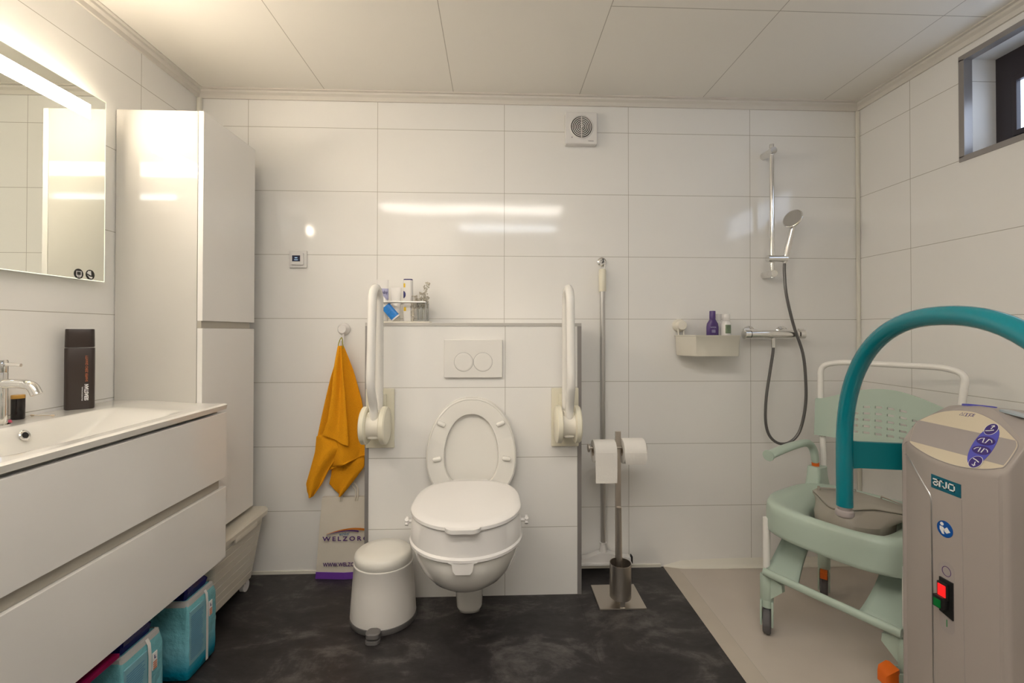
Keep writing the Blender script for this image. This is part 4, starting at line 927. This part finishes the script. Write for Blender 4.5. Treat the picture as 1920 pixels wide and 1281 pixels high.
# seat (local x forward, y to the camera side)
def seat_out(k=1.0, n=64):
    out = []
    for i in range(n):
        t = 2*PI*i/n; c, s = math.cos(t), math.sin(t); p = 3.4
        p = 3.4 if c < 0 else 3.1; out.append((0.020+(0.225 if c < 0 else 0.256)*k*math.copysign(abs(c)**(2/p), c), 0.252*k*math.copysign(abs(s)**(2/p), s)))
    return out
def hole_out(k=1.0, n=64):
    out = []
    for i in range(n):
        t = 2*PI*i/n; c, s = math.cos(t), math.sin(t); p = 2.4
        out.append((0.030+0.140*k*math.copysign(abs(c)**(2/p), c), 0.125*k*math.copysign(abs(s)**(2/p), s)))
    return out
def seat_ring(w_, z, dipf=0.0, k=1.0):
    O_, H_ = seat_out(k), hole_out()
    r = []
    for (a, b), (c, d) in zip(O_, H_):
        x = c*(1-w_)+a*w_; y = d*(1-w_)+b*w_
        zz = z-dipf*sm((x-0.02)/0.18)*(1-w_)
        if z < 0.43: zz -= 0.020*sm((x-0.08)/0.15)*w_
        r.append(V(x, y, zz))
    return r
bm = B()
loft(bm, [seat_ring(0, 0.418), seat_ring(0.90, 0.405, k=0.99), seat_ring(0.985, 0.412), seat_ring(1.0, 0.425), seat_ring(1.0, 0.462), seat_ring(0.985, 0.483), seat_ring(0.93, 0.497), seat_ring(0.80, 0.501, 0.004), seat_ring(0.5, 0.492, 0.008), seat_ring(0.2, 0.478, 0.012), seat_ring(0.04, 0.468, 0.014), seat_ring(0, 0.458, 0.014), seat_ring(0, 0.418)], cap0=False, cap1=False)
obj('seat', bm, mint, angle=60, **Lc)
# frame: rear hoop and legs
wd_ = 0.21
hoop = [(-0.217, -wd_, 0.20), (-0.217, -wd_, 0.62), (-0.222, -wd_-0.012, 0.80), (-0.235, -wd_-0.018, 0.985), (-0.245, -wd_+0.05, 1.003), (-0.245, wd_-0.04, 1.003), (-0.235, wd_+0.022, 0.985), (-0.222, wd_+0.010, 0.86), (-0.217, wd_, 0.66), (-0.217, wd_, 0.20)]
bm = B(); tube(bm, fillet(hoop, 0.055, 7), 0.0115, n=16); obj('back_hoop', bm, white_enamel, **Lc)
for s in (-1, 1):
    bm = B(); tube(bm, [(0.217, s*wd_, 0.20), (0.217, s*wd_, 0.43)], 0.0125, n=16); obj('front_leg', bm, white_enamel, **Lc)
    bm = B(); tube(bm, [(0.21, s*(wd_+0.0), 0.405), (-0.21, s*wd_, 0.405)], 0.012, n=12); obj('side_rail', bm, white_enamel, **Lc)
# backrest with slots
bm = B(); ys = [-0.232, -0.222, -0.20]; cols = [(-0.1365+0.039*k) for k in range(8)]
for c in cols: ys += [c-0.0115, c+0.0115]
ys += [0.20, 0.222, 0.232]; zs = []
base = [0.0, 0.03]; rowsz = [0.052, 0.080, 0.108, 0.136, 0.164]
def ztop(y): return 0.842+0.064*max(0, math.cos(y/0.232*PI/2))**1.3
def zbot(y): return 0.690-0.004*math.cos(y/0.232*PI/2)
zl = [0.0]; slot = set()
for k in range(5):
    a = 0.19+0.120*k; zl += [a-0.020, a+0.020]
zl += [0.80, 0.90, 0.96, 1.0]
def back_x(y, v): return -0.205-0.022*math.cos(y/0.235*PI/2)-0.012*v+0.02*(abs(y)/0.232)**6
G = [[bm.verts.new((back_x(y, v), y, zbot(y)+(ztop(y)-zbot(y))*v)) for v in zl] for y in ys]
for i in range(len(ys)-1):
    for j in range(len(zl)-1):
        ymid = (ys[i]+ys[i+1])/2; vmid = (zl[j]+zl[j+1])/2
        inc = any(abs(ymid-c) < 0.0126 for c in cols[1:7]); 
        row = [k for k in range(5) if 0.19+0.120*k-0.0201 < vmid < 0.19+0.120*k+0.0201]
        if inc and row:
            if row[0] == 4 and min(abs(ymid-c) for c in (cols[1], cols[6])) < 0.0127: pass
            else: continue
        bm.faces.new((G[i][j], G[i+1][j], G[i+1][j+1], G[i][j+1]))
o = obj('backrest', bm, mint, angle=30, **Lc)
md = o.modifiers.new('thick', 'SOLIDIFY'); md.thickness = 0.007; md.offset = 0
md = o.modifiers.new('edge', 'EDGE_SPLIT'); md.split_angle = math.radians(40)
for s in (-1, 1):
    bm = B(); tube(bm, [(-0.219, s*0.214, 0.695), (-0.220, s*0.216, 0.76), (-0.223, s*0.222, 0.845)], [0.018, 0.0185, 0.0165], n=16); obj('backrest_sleeve', bm, mint, **Lc)
# armrests
for s in (-1, 1):
    bm = B()
    path = [(-0.175, s*0.222, 0.575), (-0.172, s*0.226, 0.620), (-0.150, s*0.230, 0.652), (-0.105, s*0.232, 0.665), (-0.02, s*0.236, 0.663), (0.06, s*0.240, 0.656), (0.115, s*0.243, 0.648), (0.138, s*0.245, 0.644)]
    pts = catmull(path, 5); N_ = len(pts); rings = []
    for i, p in enumerate(pts):
        d = (pts[min(i+1, N_-1)]-pts[max(i-1, 0)]).normalized(); side = V(0, 1, 0); up = side.cross(d).normalized()
        t = i/(N_-1); rw = 0.015+0.009*sm((t-0.35)/0.3); rh = 0.016-0.003*sm((t-0.3)/0.4)
        if i in (0, N_-1): rw *= 0.75; rh *= 0.75
        rings.append([p+side*math.cos(2*PI*k/20)*rw+up*math.sin(2*PI*k/20)*rh for k in range(20)])
    loft(bm, rings); ar = obj('armrest', bm, mint, angle=60, **Lc)
    bm = B(); lathe(bm, [(0, 0), (0.020, 0), (0.022, 0.004), (0.022, 0.0), (0.0, 0.0)][:3]+[(0.0215, 0.010), (0, 0.011)], (0.133, s*0.245, 0.645), axis=(1, 0, -0.15), n=20); obj('armrest_end', bm, mint, **Lc)
    bm = B(); cyl(bm, (-0.176, s*0.222, 0.562), (-0.175, s*0.222, 0.576), 0.014, n=16); obj('armrest_release', bm, orange, **Lc)
    bm = B()
    loft(bm, [[V(-0.185+x, s*0.220+y, z) for x, y in rounded_rect(0, 0, hx_, hy_, 0.012)] for hx_, hy_, z in ((0.070, 0.026, 0.440), (0.055, 0.027, 0.482), (0.040, 0.027, 0.520), (0.036, 0.026, 0.558), (0.033, 0.023, 0.562))]); obj('armrest_socket', bm, mint, **Lc)
# front footrest bar with calf plates
bm = B(); yy = 0.205
rings = []
for i in range(13):
    y = -yy+2*yy*i/12; rings.append([V(0.245+0.010*math.cos(2*PI*k/16), y, 0.238+0.014*math.sin(2*PI*k/16)) for k in range(16)])
loft(bm, rings); obj('foot_bar', bm, mint, **Lc)
for s in (-1, 1):
    rows = []
    for i in range(9):
        t = i/8; x = 0.240-0.16*t; z = 0.238+0.155*t**1.1; y_out = 0.205-0.01*t; y_in = 0.205-0.115+0.035*math.sin(PI*t)*0.2+0.02*t
        rows.append([V(x, s*(y_out*(1-u)+y_in*u), z-0.02*math.sin(PI*u)*t) for u in [k/6 for k in range(7)]])
    bm = B(); loft(bm, rows, closed=False); o = obj('calf_plate', bm, mint_d, angle=60, **Lc)
    md = o.modifiers.new('thick', 'SOLIDIFY'); md.thickness = 0.010
    # castor sleeves
for (x, s, brake) in ((0.217, -1, False), (0.217, 1, True), (-0.217, -1, True), (-0.217, 1, True)):
    y = s*wd_
    bm = B(); lathe(bm, [(0, 0), (0.021, 0), (0.023, 0.003), (0.0225, 0.085), (0.020, 0.090), (0, 0.090)], (x, y, 0.128), n=28)
    if x > 0: prism(bm, [V(x+0.006, y-s*0.015, z) for z in ()] or [V(x-0.008, y-s*0.018, 0.215), V(x-0.008, y-s*0.060, 0.205), V(x-0.008, y-s*0.062, 0.180), V(x-0.008, y-s*0.018, 0.135)], (0.018, 0, 0))
    obj('leg_sleeve', bm, mint, **Lc)
    # castor: wheel plane along the line of sight
    wdir = Matrix.Rotation(-CA, 4, 'Z') @ (V(0.55, 0.83, 0) if x > 0 and s < 0 else V(0.62, 0.78, 0) if s < 0 else V(0.99, -0.1, 0))
    wdir.normalize(); wax = V(-wdir.y, wdir.x, 0)
    c = V(x, y, 0.0485)
    if brake and x > 0: c += (Matrix.Rotation(-CA, 4, 'Z') @ V(-0.030, 0.0, 0))
    bm = B(); lathe(bm, [(0, -0.012), (0.036, -0.012), (0.043, -0.013), (0.047, -0.009), (0.0485, 0), (0.047, 0.009), (0.043, 0.013), (0.036, 0.012), (0, 0.012)], c, axis=wax, n=36)
    cs = obj('castor_wheel', bm, rubber, **Lc)
    bm = B(); n = 17
    for sg in (-1, 1):
        poly = [c+wax*sg*0.0155+wdir*(0.034*math.cos(a))+V(0, 0, 0.034*math.sin(a)+0.006) for a in [math.radians(-150+ (300)*i/n)+PI/2 for i in range(n+1)]]
        poly = [c+wax*sg*0.0155+wdir*0.026+V(0, 0, -0.012), c+wax*sg*0.0155+wdir*0.030+V(0, 0, 0.035), c+wax*sg*0.0155+wdir*0.021+V(0, 0, 0.078), c+wax*sg*0.0155-wdir*0.021+V(0, 0, 0.078), c+wax*sg*0.0155-wdir*0.030+V(0, 0, 0.035), c+wax*sg*0.0155-wdir*0.026+V(0, 0, -0.012)]
        prism(bm, poly, wax*sg*0.006)
    cyl(bm, (x, y, 0.1005), (x, y, 0.129), 0.0215, n=24)
    box(bm, x-0.012, x+0.012, y-0.012, y+0.012, 0.098, 0.105)
    obj('castor_fork', bm, mint, **Lc)
    if brake:
        bm = B(); od = wdir*(-1 if s < 0 else -1)
        if x > 0: 
            od = (Matrix.Rotation(-CA, 4, 'Z') @ V(-0.96, 0.02, 0)); p0 = c+V(0, 0, 0.068)+od*0.012; sd = V(-od.y, od.x, 0)
            loft(bm, [[p0+od*t_+sd*a*w2+V(0, 0, b*h2+0.006-0.5*t_) for a, b in ((-1, -1), (1, -1), (1, 1), (-1, 1))] for t_, w2, h2 in ((0.0, 0.019, 0.017), (0.008, 0.023, 0.021), (0.032, 0.022, 0.021), (0.040, 0.016, 0.014))])
        else:
            p0 = c+V(0, 0, 0.050)+od*0.020; sd = wax
            loft(bm, [[p0+od*t_+sd*a*0.0125+V(0, 0, b*h2+0.012) for a, b in ((-1, -1), (1, -1), (1, 1), (-1, 1))] for t_, h2 in ((0.0, 0.016), (0.018, 0.018), (0.030, 0.012))])
        obj('castor_brake', bm, orange, **Lc)

# commode pan
pn = thing('commode_pan', 'grey translucent commode pan with a lid, set into the mint green chair seat', 'pan', CC+V(0, 0, 0.47), CA)
WM[pn.name] = Matrix.Translation(CC) @ Matrix.Rotation(CA, 4, 'Z')
pn.location = CC; 
pkw = dict(parent=pn, local=True)
def pan_ring(k, z, ox=0.030):
    out = []
    for i in range(56):
        t = -PI/2+2*PI*i/56; c, s = math.cos(t), math.sin(t); p = 2.3
        out.append(V(ox+0.132*k*math.copysign(abs(c)**(2/p), c), 0.117*k*math.copysign(abs(s)**(2/p), s), z))
    return out
def zpix(px, py, z):
    d = _f+_r2*((px-960)/FPX)+_u2*(-(py-CYP)/FPX); s = (z-HC)/d.z
    return V(d.x*s, d.y*s, z)
LID = [(.030, -.138), (.063, -.105), (.124, -.055), (.157, -.012), (.122, .029), (.050, .065), (.020, .117), (-.005, .161), (-.062, .126), (-.082, .076), (-.094, .016), (-.098, -.053), (-.055, -.107), (-.025, -.139)]
lid_l = catmull([V(a, b, 0.517) for a, b in LID]+[V(*LID[0], 0.517)], 4)[:-1]
ctr = sum(lid_l, Vector())/len(lid_l)
bm = B(); loft(bm, [pan_ring(0.80, 0.37), pan_ring(0.88, 0.375), pan_ring(0.95, 0.44), pan_ring(0.97, 0.475), [a.lerp(b, 0.65)+V(0, 0, 0) for a, b in zip(pan_ring(0.97, 0.500), [V(p.x, p.y, 0.500) for p in lid_l])], [V(p.x, p.y, 0.511) for p in lid_l], [V(p.x, p.y, 0.514) for p in lid_l], [ctr+(p-ctr)*0.9-V(0, 0, 0.003) for p in lid_l]]); obj('pan_body', bm, pan_m, angle=50, **pkw)
bm = B()
loft(bm, [lid_l, [p+V(0, 0, 0.003) for p in lid_l], [ctr+(p-ctr)*0.93+V(0, 0, 0.005) for p in lid_l], [ctr+(p-ctr)*0.3+V(0, 0, 0.0065) for p in lid_l]])
obj('pan_lid', bm, pan_m, angle=50, **pkw)
for p, q in (((0.010, -0.125), (-0.085, -0.040)), ((-0.050, 0.118), (-0.085, 0.040))):
    p, q = V(*p, 0.530), V(*q, 0.530); bm = B(); tube(bm, [p-V(0, 0, 0.008), p, q, q-V(0, 0, 0.008)], 0.003, n=8)
    cyl(bm, p-V(0, 0, 0.009), p+V(0, 0, 0.006), 0.0045, n=10); obj('lid_handle', bm, pan_m, **pkw)

# ================================================================== PATIENT LIFT
lf = thing('patient_lift', 'grey electric patient lift column with a large teal arched handle bar', 'patient lift', (1.20, 1.08, 0))
# column: curved front, outline in x,y
CYc, CHW = 1.082, 0.1325
def outline():
    P = []
    n = 20
    for i in range(n+1):                      # bowed front, from far side (y large) to near side
        y = CYc+CHW-0.014-(2*CHW-0.028)*i/n; u = (y-1.06)/0.125; P.append((1.100+0.017*u*u, y))
    for j in range(1, 6): a = math.radians(180+90*j/6); P.append((1.130+0.014*math.cos(a)-0.001, CYc-CHW+0.014+0.014*math.sin(a)))
    P += [(1.16, CYc-CHW), (1.25, CYc-CHW+0.003), (1.32, CYc-CHW+0.010), (1.345, CYc-CHW+0.03)]
    P += [(1.352, CYc-0.06), (1.354, CYc), (1.352, CYc+0.06)]
    P += [(1.345, CYc+CHW-0.03), (1.32, CYc+CHW-0.010), (1.25, CYc+CHW-0.003), (1.16, CYc+CHW)]
    for j in range(1, 6): a = math.radians(90+90*j/6); P.append((1.130+0.014*math.cos(a)-0.001, CYc+CHW-0.014+0.014*math.sin(a)))
    return P
OUT = outline()
pc_x, pc_y = 1.22, CYc
def capz(x, y):
    pl_ = 0.805+1.3*(x-1.1); tp_ = 0.9445-0.10*(x-1.22)-1.1*(y-1.09)**2
    h = 0.004; m_ = min(pl_, tp_); dlt = abs(pl_-tp_); return m_-0.004*math.exp(-dlt/0.006)
rings = [[V(x, y, 0.12) for x, y in OUT]]
for z in (0.30, 0.50, 0.70): rings.append([V(x, y, z) for x, y in OUT])
for (k, dz) in ((1.0, 0.011), (0.995, 0.006), (0.985, 0.0025), (0.965, 0.0005)):
    rings.append([V(pc_x+(x-pc_x)*k, pc_y+(y-pc_y)*k, capz(pc_x+(x-pc_x)*k, pc_y+(y-pc_y)*k)-dz) for x, y in OUT])
for k in (0.92, 0.86, 0.78, 0.7, 0.6, 0.5, 0.4, 0.3, 0.2, 0.1, 0.03):
    rings.append([V(pc_x+(x-pc_x)*k, pc_y+(y-pc_y)*k, capz(pc_x+(x-pc_x)*k, pc_y+(y-pc_y)*k)) for x, y in OUT])
bm = B(); loft(bm, rings)
col = obj('column_housing', bm, taupe, lf, angle=28)
# hand notch cut through the far edge
bm = B(); cyl(bm, (1.0, 1.212, 0.720), (1.5, 1.262, 0.720), 0.034, n=32)
me = bpy.data.meshes.new('cut'); bm.to_mesh(me); bm.free(); cut = bpy.data.objects.new('cut', me); COL.objects.link(cut)
cut.location = (-1.20, -1.08, 0); cut.parent = None; cut.location = (0, 0, 0)
md = col.modifiers.new('notch', 'BOOLEAN'); md.object = cut; md.operation = 'DIFFERENCE'; md.solver = 'EXACT'
bpy.context.view_layer.update()
dg = bpy.context.evaluated_depsgraph_get(); newme = bpy.data.meshes.new_from_object(col.evaluated_get(dg))
col.modifiers.clear(); col.data = newme; newme.name = 'column_housing'; newme.set_sharp_from_angle(angle=math.radians(28))
bpy.data.objects.remove(cut)

# slanted control panel
n_pl = V(-0.13, 0, 0.10).normalized(); s_pl = V(0.10, 0, 0.13).normalized(); o_pl = V(1.1, 0, 0.805)
def on_panel(y, t, h=0.0): return o_pl+V(0, y, 0)+s_pl*t+n_pl*h
LENS = [(1.2049, .1063), (1.1869, .1276), (1.1632, .1456), (1.1305, .1568), (1.0915, .1600), (1.054, .1507), (1.0187, .1347), (.9799, .1085), (.9694, .0988), (.9634, .0823), (.9629, .0365), (.9705, .0256), (.9976, .0118), (1.0387, .0023), (1.0893, .0025), (1.1389, .0116), (1.1843, .0271), (1.1954, .0406), (1.2089, .0853)]
LENS = [(y-0.002, 0.005+t*0.955) for y, t in LENS]
lens3 = catmull([on_panel(y, t, 0.0005) for y, t in LENS]+[on_panel(*LENS[0], 0.0005)], 4)[:-1]
c0 = sum(lens3, Vector())/len(lens3)
bm = B(); loft(bm, [[p-n_pl*0.004 for p in lens3], lens3, [c0+(p-c0)*0.99+n_pl*0.0008 for p in lens3]])
cp = obj('control_panel', bm, lens_m, lf, smooth=False)
bm = B(); tube(bm, lens3, 0.0011, n=6, closed=True); obj('panel_rim', bm, taupe_d, cp)
# grey band across
def lens_span(t):
    ys_ = []
    P = [(p.y, (p-o_pl).dot(s_pl)) for p in lens3]
    for i in range(len(P)):
        (y0, t0_), (y1, t1_) = P[i], P[(i+1) % len(P)]
        if (t0_-t)*(t1_-t) <= 0 and t0_ != t1_: ys_.append(y0+(y1-y0)*(t-t0_)/(t1_-t0_))
    return min(ys_), max(ys_)
band = []; ts_ = [0.038+0.066*i/10 for i in range(11)]
rows = []
for t in ts_:
    a, b = lens_span(t); a += 0.002; b -= 0.002; rows.append([on_panel(a+(b-a)*k/10, t, 0.0016) for k in range(11)])
bm = B(); loft(bm, rows, closed=False); obj('grey_band', bm, taupe_d, cp, smooth=False)
def ell(cy, ct, ry, rt_, h, n=36, tilt=0.0):
    return [on_panel(cy+ry*math.cos(a)*math.cos(tilt)-rt_*math.sin(a)*math.sin(tilt), ct+ry*math.cos(a)*math.sin(tilt)+rt_*math.sin(a)*math.cos(tilt), h) for a in [2*PI*i/n for i in range(n)]]
bm = B(); prism(bm, ell(1.0235, 0.073, 0.0225, 0.056, 0.0013, tilt=-0.08), n_pl*0.0012); kp = obj('keypad', bm, violet, cp, smooth=False)
btn = [(1.030, 0.119, 0.0125, 0.0155), (1.0245, 0.0865, 0.0195, 0.0115), (1.020, 0.0605, 0.0195, 0.0115), (1.0150, 0.0280, 0.0125, 0.0155)]
for i, (cy_, ct_, ry_, rt_) in enumerate(btn):
    bm = B(); prism(bm, ell(cy_, ct_, ry_, rt_, 0.0027), n_pl*0.0008); bo = obj('control_button', bm, violet_d, cp, smooth=False)
    bm = B()
    if i in (0, 3):
        tube(bm, ell(cy_, ct_, ry_+0.0006, rt_+0.0006, 0.003), 0.0005, n=6, closed=True)
        sg = 1 if i == 0 else -1
        tube(bm, [on_panel(cy_, ct_, 0.0038), on_panel(cy_-0.002, ct_+sg*0.010, 0.0038)], 0.0009, n=6)
        tube(bm, [on_panel(cy_-0.004, ct_+sg*0.007, 0.0038), on_panel(cy_-0.002, ct_+sg*0.011, 0.0038), on_panel(cy_+0.003, ct_+sg*0.008, 0.0038)], 0.0009, n=6)
        tube(bm, [on_panel(cy_+0.008, ct_-sg*0.007, 0.0038), on_panel(cy_+0.001, ct_-sg*0.005, 0.0038), on_panel(cy_-0.007, ct_-sg*0.001, 0.0038)], 0.0012, n=6)
    else:
        q = 0.0045 if i == 1 else 0.003
        tube(bm, [on_panel(cy_+q+0.001, ct_+0.006, 0.0038), on_panel(cy_+0.003, ct_-0.006, 0.0038), on_panel(cy_-0.003, ct_-0.006, 0.0038), on_panel(cy_-q-0.001, ct_+0.006, 0.0038)], 0.0011, n=6)
        for sg in (-1, 1): tube(bm, [on_panel(cy_+sg*0.0075, ct_+0.005, 0.0038), on_panel(cy_+sg*0.012, ct_+0.003, 0.0038), on_panel(cy_+sg*0.015, ct_-0.002, 0.0038)], 0.0009, n=6)
    obj('button_symbol', bm, print_w, bo)
R_ = V(0, -1, 0)
text('certification_mark', 'CE', 0.012, on_panel(1.0905, 0.148, 0.0014), R_, s_pl, violet_d, cp, width=0.012)
bm = B()
for k, (y0_, y1_) in enumerate(((1.118, 1.111), (1.109, 1.103), (1.102, 1.096))):
    tube(bm, [on_panel(y0_, 0.142, 0.0014), on_panel((y0_+y1_)/2 if k == 0 else y0_, 0.151, 0.0014), on_panel(y1_, 0.151 if k else 0.142, 0.0014), on_panel(y1_, 0.142, 0.0014)], 0.0005, n=5, closed=True)
obj('symbol_print', bm, violet_d, cp)
# blue touch area on the top
bm = B(); pts = []
TOPP = [(1.222, 1.13), (1.232, 1.155), (1.245, 1.14), (1.256, 1.115), (1.256, 1.095), (1.244, 1.082), (1.230, 1.09), (1.223, 1.11)]
loop_ = catmull([V(x, y, 0) for x, y in TOPP]+[V(*TOPP[0], 0)], 4)[:-1]
loft(bm, [[V(p.x, p.y, capz(p.x, p.y)+h) for p in loop_] for h in (-0.003, 0.0025)]); obj('blue_patch', bm, violet, lf)

bm = B(); loft(bm, [[V(x, y, capz(x, y)+h) for x, y in rounded_rect(1.228, 1.025, 0.016, 0.028, 0.008)] for h in (-0.003, 0.002)]); obj('pale_sticker', bm, mat('pale_blue', (0.42, 0.48, 0.52), 0.3), lf)
def front_x(y): return 1.100+0.017*((y-1.06)/0.125)**2
# seams on the front shell
bm = B(); sl = [(1.207, 0.800), (1.18, 0.785), (1.14, 0.745), (1.113, 0.718), (1.110, 0.700), (1.108, 0.4), (1.105, 0.12)]
tube(bm, fillet([(front_x(y)-0.0004, y, z) for y, z in sl], 0.012), 0.0019, n=8); obj('shell_seam', bm, alu, lf)
bm = B(); tube(bm, [(front_x(1.034)-0.0001, 1.034, 0.735), (front_x(1.031)-0.0001, 1.031, 0.4), (front_x(1.029)-0.0001, 1.029, 0.12)], 0.0008, n=6); obj('shell_seam', bm, taupe_d, lf)
# badge
def fpoly(bm, pts, h0, h1): 
    return prism(bm, [V(front_x(y)-h1, y, z) for y, z in pts], (h1-h0, 0, 0))
bm = B(); fpoly(bm, [(1.109, 0.773), (1.035, 0.770), (1.035, 0.738), (1.109, 0.7395)][::1], -0.002, 0.0018); bd = obj('badge', bm, badge_m, lf, smooth=False)
def stroke(bm, pts, w_=0.0030, h=0.0026):
    for i in range(len(pts)-1):
        (y0, z0), (y1, z1) = pts[i], pts[i+1]; d = V(0, y1-y0, z1-z0).normalized(); n2 = V(0, -d.z, d.y)*w_/2; e2 = d*w_/2
        X = 1.1013-h
        a = V(X+0.0002*i*0, y0, z0)-e2; b = V(X, y1, z1)+e2
        prism(bm, [a+n2, b+n2, b-n2, a-n2], (0.0012, 0, 0))
# lettering a-r-j-o drawn as in the mark (y decreases to the right of the reader)
bm = B(); zt, zb_, zm_ = 0.7630, 0.7490, 0.7565
stroke(bm, [(1.101, zt), (1.0905, zt), (1.0905, zb_), (1.101, zb_), (1.101, zm_), (1.0905, zm_)])
stroke(bm, [(1.0855, zb_), (1.0855, zt), (1.0775, zt), (1.0775, zt-0.002)])
stroke(bm, [(1.0775, zb_+0.002), (1.0775, zb_), (1.0690, zb_), (1.0690, zt)])
stroke(bm, [(1.0630, zt), (1.0495, zt), (1.0495, zb_), (1.0630, zb_), (1.0630, zt)])
obj('badge_lettering', bm, print_w, bd, smooth=False)
# blue round instruction sign
bm = B(); c_y, c_z, r_ = 1.0735, 0.649, 0.0195
prism(bm, [V(front_x(c_y)-0.0012, c_y+r_*math.cos(a), c_z+r_*math.sin(a)) for a in [2*PI*i/40 for i in range(40)]], (0.003, 0, 0)); sg_ = obj('instruction_sign', bm, blue_m, lf, smooth=False)
bm = B(); Xs = front_x(c_y)-0.0018
prism(bm, [V(Xs, c_y+0.0065+0.0042*math.cos(a), c_z+0.0105+0.0042*math.sin(a)) for a in [2*PI*i/20 for i in range(20)]], (0.0008, 0, 0))
prism(bm, [V(Xs, c_y+a, c_z+b) for a, b in ((0.012, 0.004), (0.012, -0.004), (0.006, -0.013), (0.001, -0.013), (0.003, -0.004), (-0.002, -0.002), (0.004, 0.004))], (0.0008, 0, 0))
prism(bm, [V(Xs, c_y+a, c_z+b) for a, b in ((0.001, -0.005), (-0.005, -0.009), (-0.014, -0.003), (-0.0095, 0.002), (-0.006, 0.0065), (-0.002, 0.003), (0.000, 0.0))], (0.0008, 0, 0))
obj('sign_symbol', bm, print_w, sg_, smooth=False)
# on-off print and switch
bm = B(); c_y, c_z = 1.0705, 0.5475; X_ = front_x(c_y)
tube(bm, [V(X_-0.0004, c_y+0.0105*math.cos(a), c_z+0.0115*math.sin(a)) for a in [2*PI*i/32 for i in range(32)]], 0.0007, n=6, closed=True); obj('off_symbol', bm, violet_b, lf)
bm = B(); prism(bm, [V(X_-0.0003, c_y+y_, z_) for y_, z_ in rounded_rect(0, 0.4845, 0.0185, 0.086, 0.018)], (0.001, 0, 0)); obj('switch_backing', bm, taupe_d, lf, smooth=False)
bm = B(); prism(bm, [V(X_-0.0035, c_y+a, b) for a, b in ((0.016, 0.528), (-0.017, 0.528), (-0.017, 0.438), (0.016, 0.445))], (0.005, 0, 0))
box(bm, X_-0.010, X_-0.003, c_y-0.010, c_y+0.016, 0.480, 0.519, bev=0.0015); box(bm, X_-0.020, X_-0.003, c_y-0.008, c_y+0.017, 0.458, 0.487, bev=0.0015)
sw_ = obj('power_switch', bm, black, lf)
obj('red_key', bx(X_-0.0118, X_-0.0098, c_y-0.007, c_y+0.012, 0.486, 0.515, bev=0.0006), red_m, sw_)
obj('green_key', bx(X_-0.0216, X_-0.0195, c_y-0.004, c_y+0.013, 0.461, 0.480, bev=0.0006), green_m, sw_)
bm = B(); box(bm, X_-0.0012, X_-0.0004, c_y-0.001, c_y+0.0006, 0.414, 0.431); obj('on_symbol', bm, green_p, lf)
# teal arch
AX, AY, AR, ARZ, AZ, AA = 1.011, 1.28, 0.3406, 0.377, 1.1658, math.radians(97.93)
pts = [V(AX, AY, 0.628), V(AX, AY, 0.71)]
for i in range(41):
    t = PI*i/40; cc = math.copysign(abs(math.cos(t))**0.889, math.cos(t)); ss = abs(math.sin(t))**0.889
    pts.append(V(AX+AR*(1-cc)*math.cos(AA), AY-AR*(1-cc)*math.sin(AA), AZ-ARZ+ARZ*ss))
e_ = pts[-1]; pts += [V(e_.x, e_.y, 0.71), V(e_.x, e_.y, 0.628)]
bm = B(); tube(bm, pts, 0.0208, n=28); obj('arch_handle', bm, teal, lf)
for p in (pts[0], pts[-1]):
    bm = B(); lathe(bm, [(0, 0.004), (0.0185, 0.004), (0.0185, -0.006), (0.017, -0.010), (0.022, -0.013), (0.024, -0.019), (0.023, -0.026), (0.018, -0.031), (0, -0.032)], p, n=28); obj('handle_ring', bm, mat('ring_grey', (0.36, 0.32, 0.31), 0.35), lf)
# teal cross bars to the column
bm = B(); rings = []
for c, h in ((V(AX+0.014, AY, 0), 0.048), (V(AX+0.024, AY, 0), 0.039), (V(AX+0.040, AY-0.003, 0), 0.0375), (V(1.20, 1.245, 0), 0.037), (V(1.235, 1.225, 0), 0.037), (V(1.25, 1.205, 0), 0.037)):
    zb = 0.776; nv = V(0, 0.0065, 0) if c.x < 1.21 else V(0.005, 0.005, 0)
    rings.append([c+nv+V(0, 0, zb+h), c-nv+V(0, 0, zb+h), c-nv+V(0, 0, zb-h), c+nv+V(0, 0, zb-h)])
loft(bm, rings); obj('cross_bar', bm, teal_flat, lf)
# mast foot, chassis legs and castors (below the frame)
obj('mast_foot', bx(1.12, 1.34, 0.98, 1.19, 0.075, 0.125, bev=0.01), taupe_d, lf)
for y in (0.99, 1.165):
    bm = B(); tube(bm, fillet([(1.30, y, 0.085), (1.0, y-0.02, 0.075), (0.62, y-0.04, 0.072)], 0.1), 0.022, n=14); obj('chassis_leg', bm, taupe_d, lf)
    for x, yy_ in ((1.30, y), (0.64, y-0.04)):
        bm = B(); cyl(bm, (x, yy_-0.012, 0.032), (x, yy_+0.012, 0.032), 0.0315, n=24); obj('castor', bm, rubber, lf)
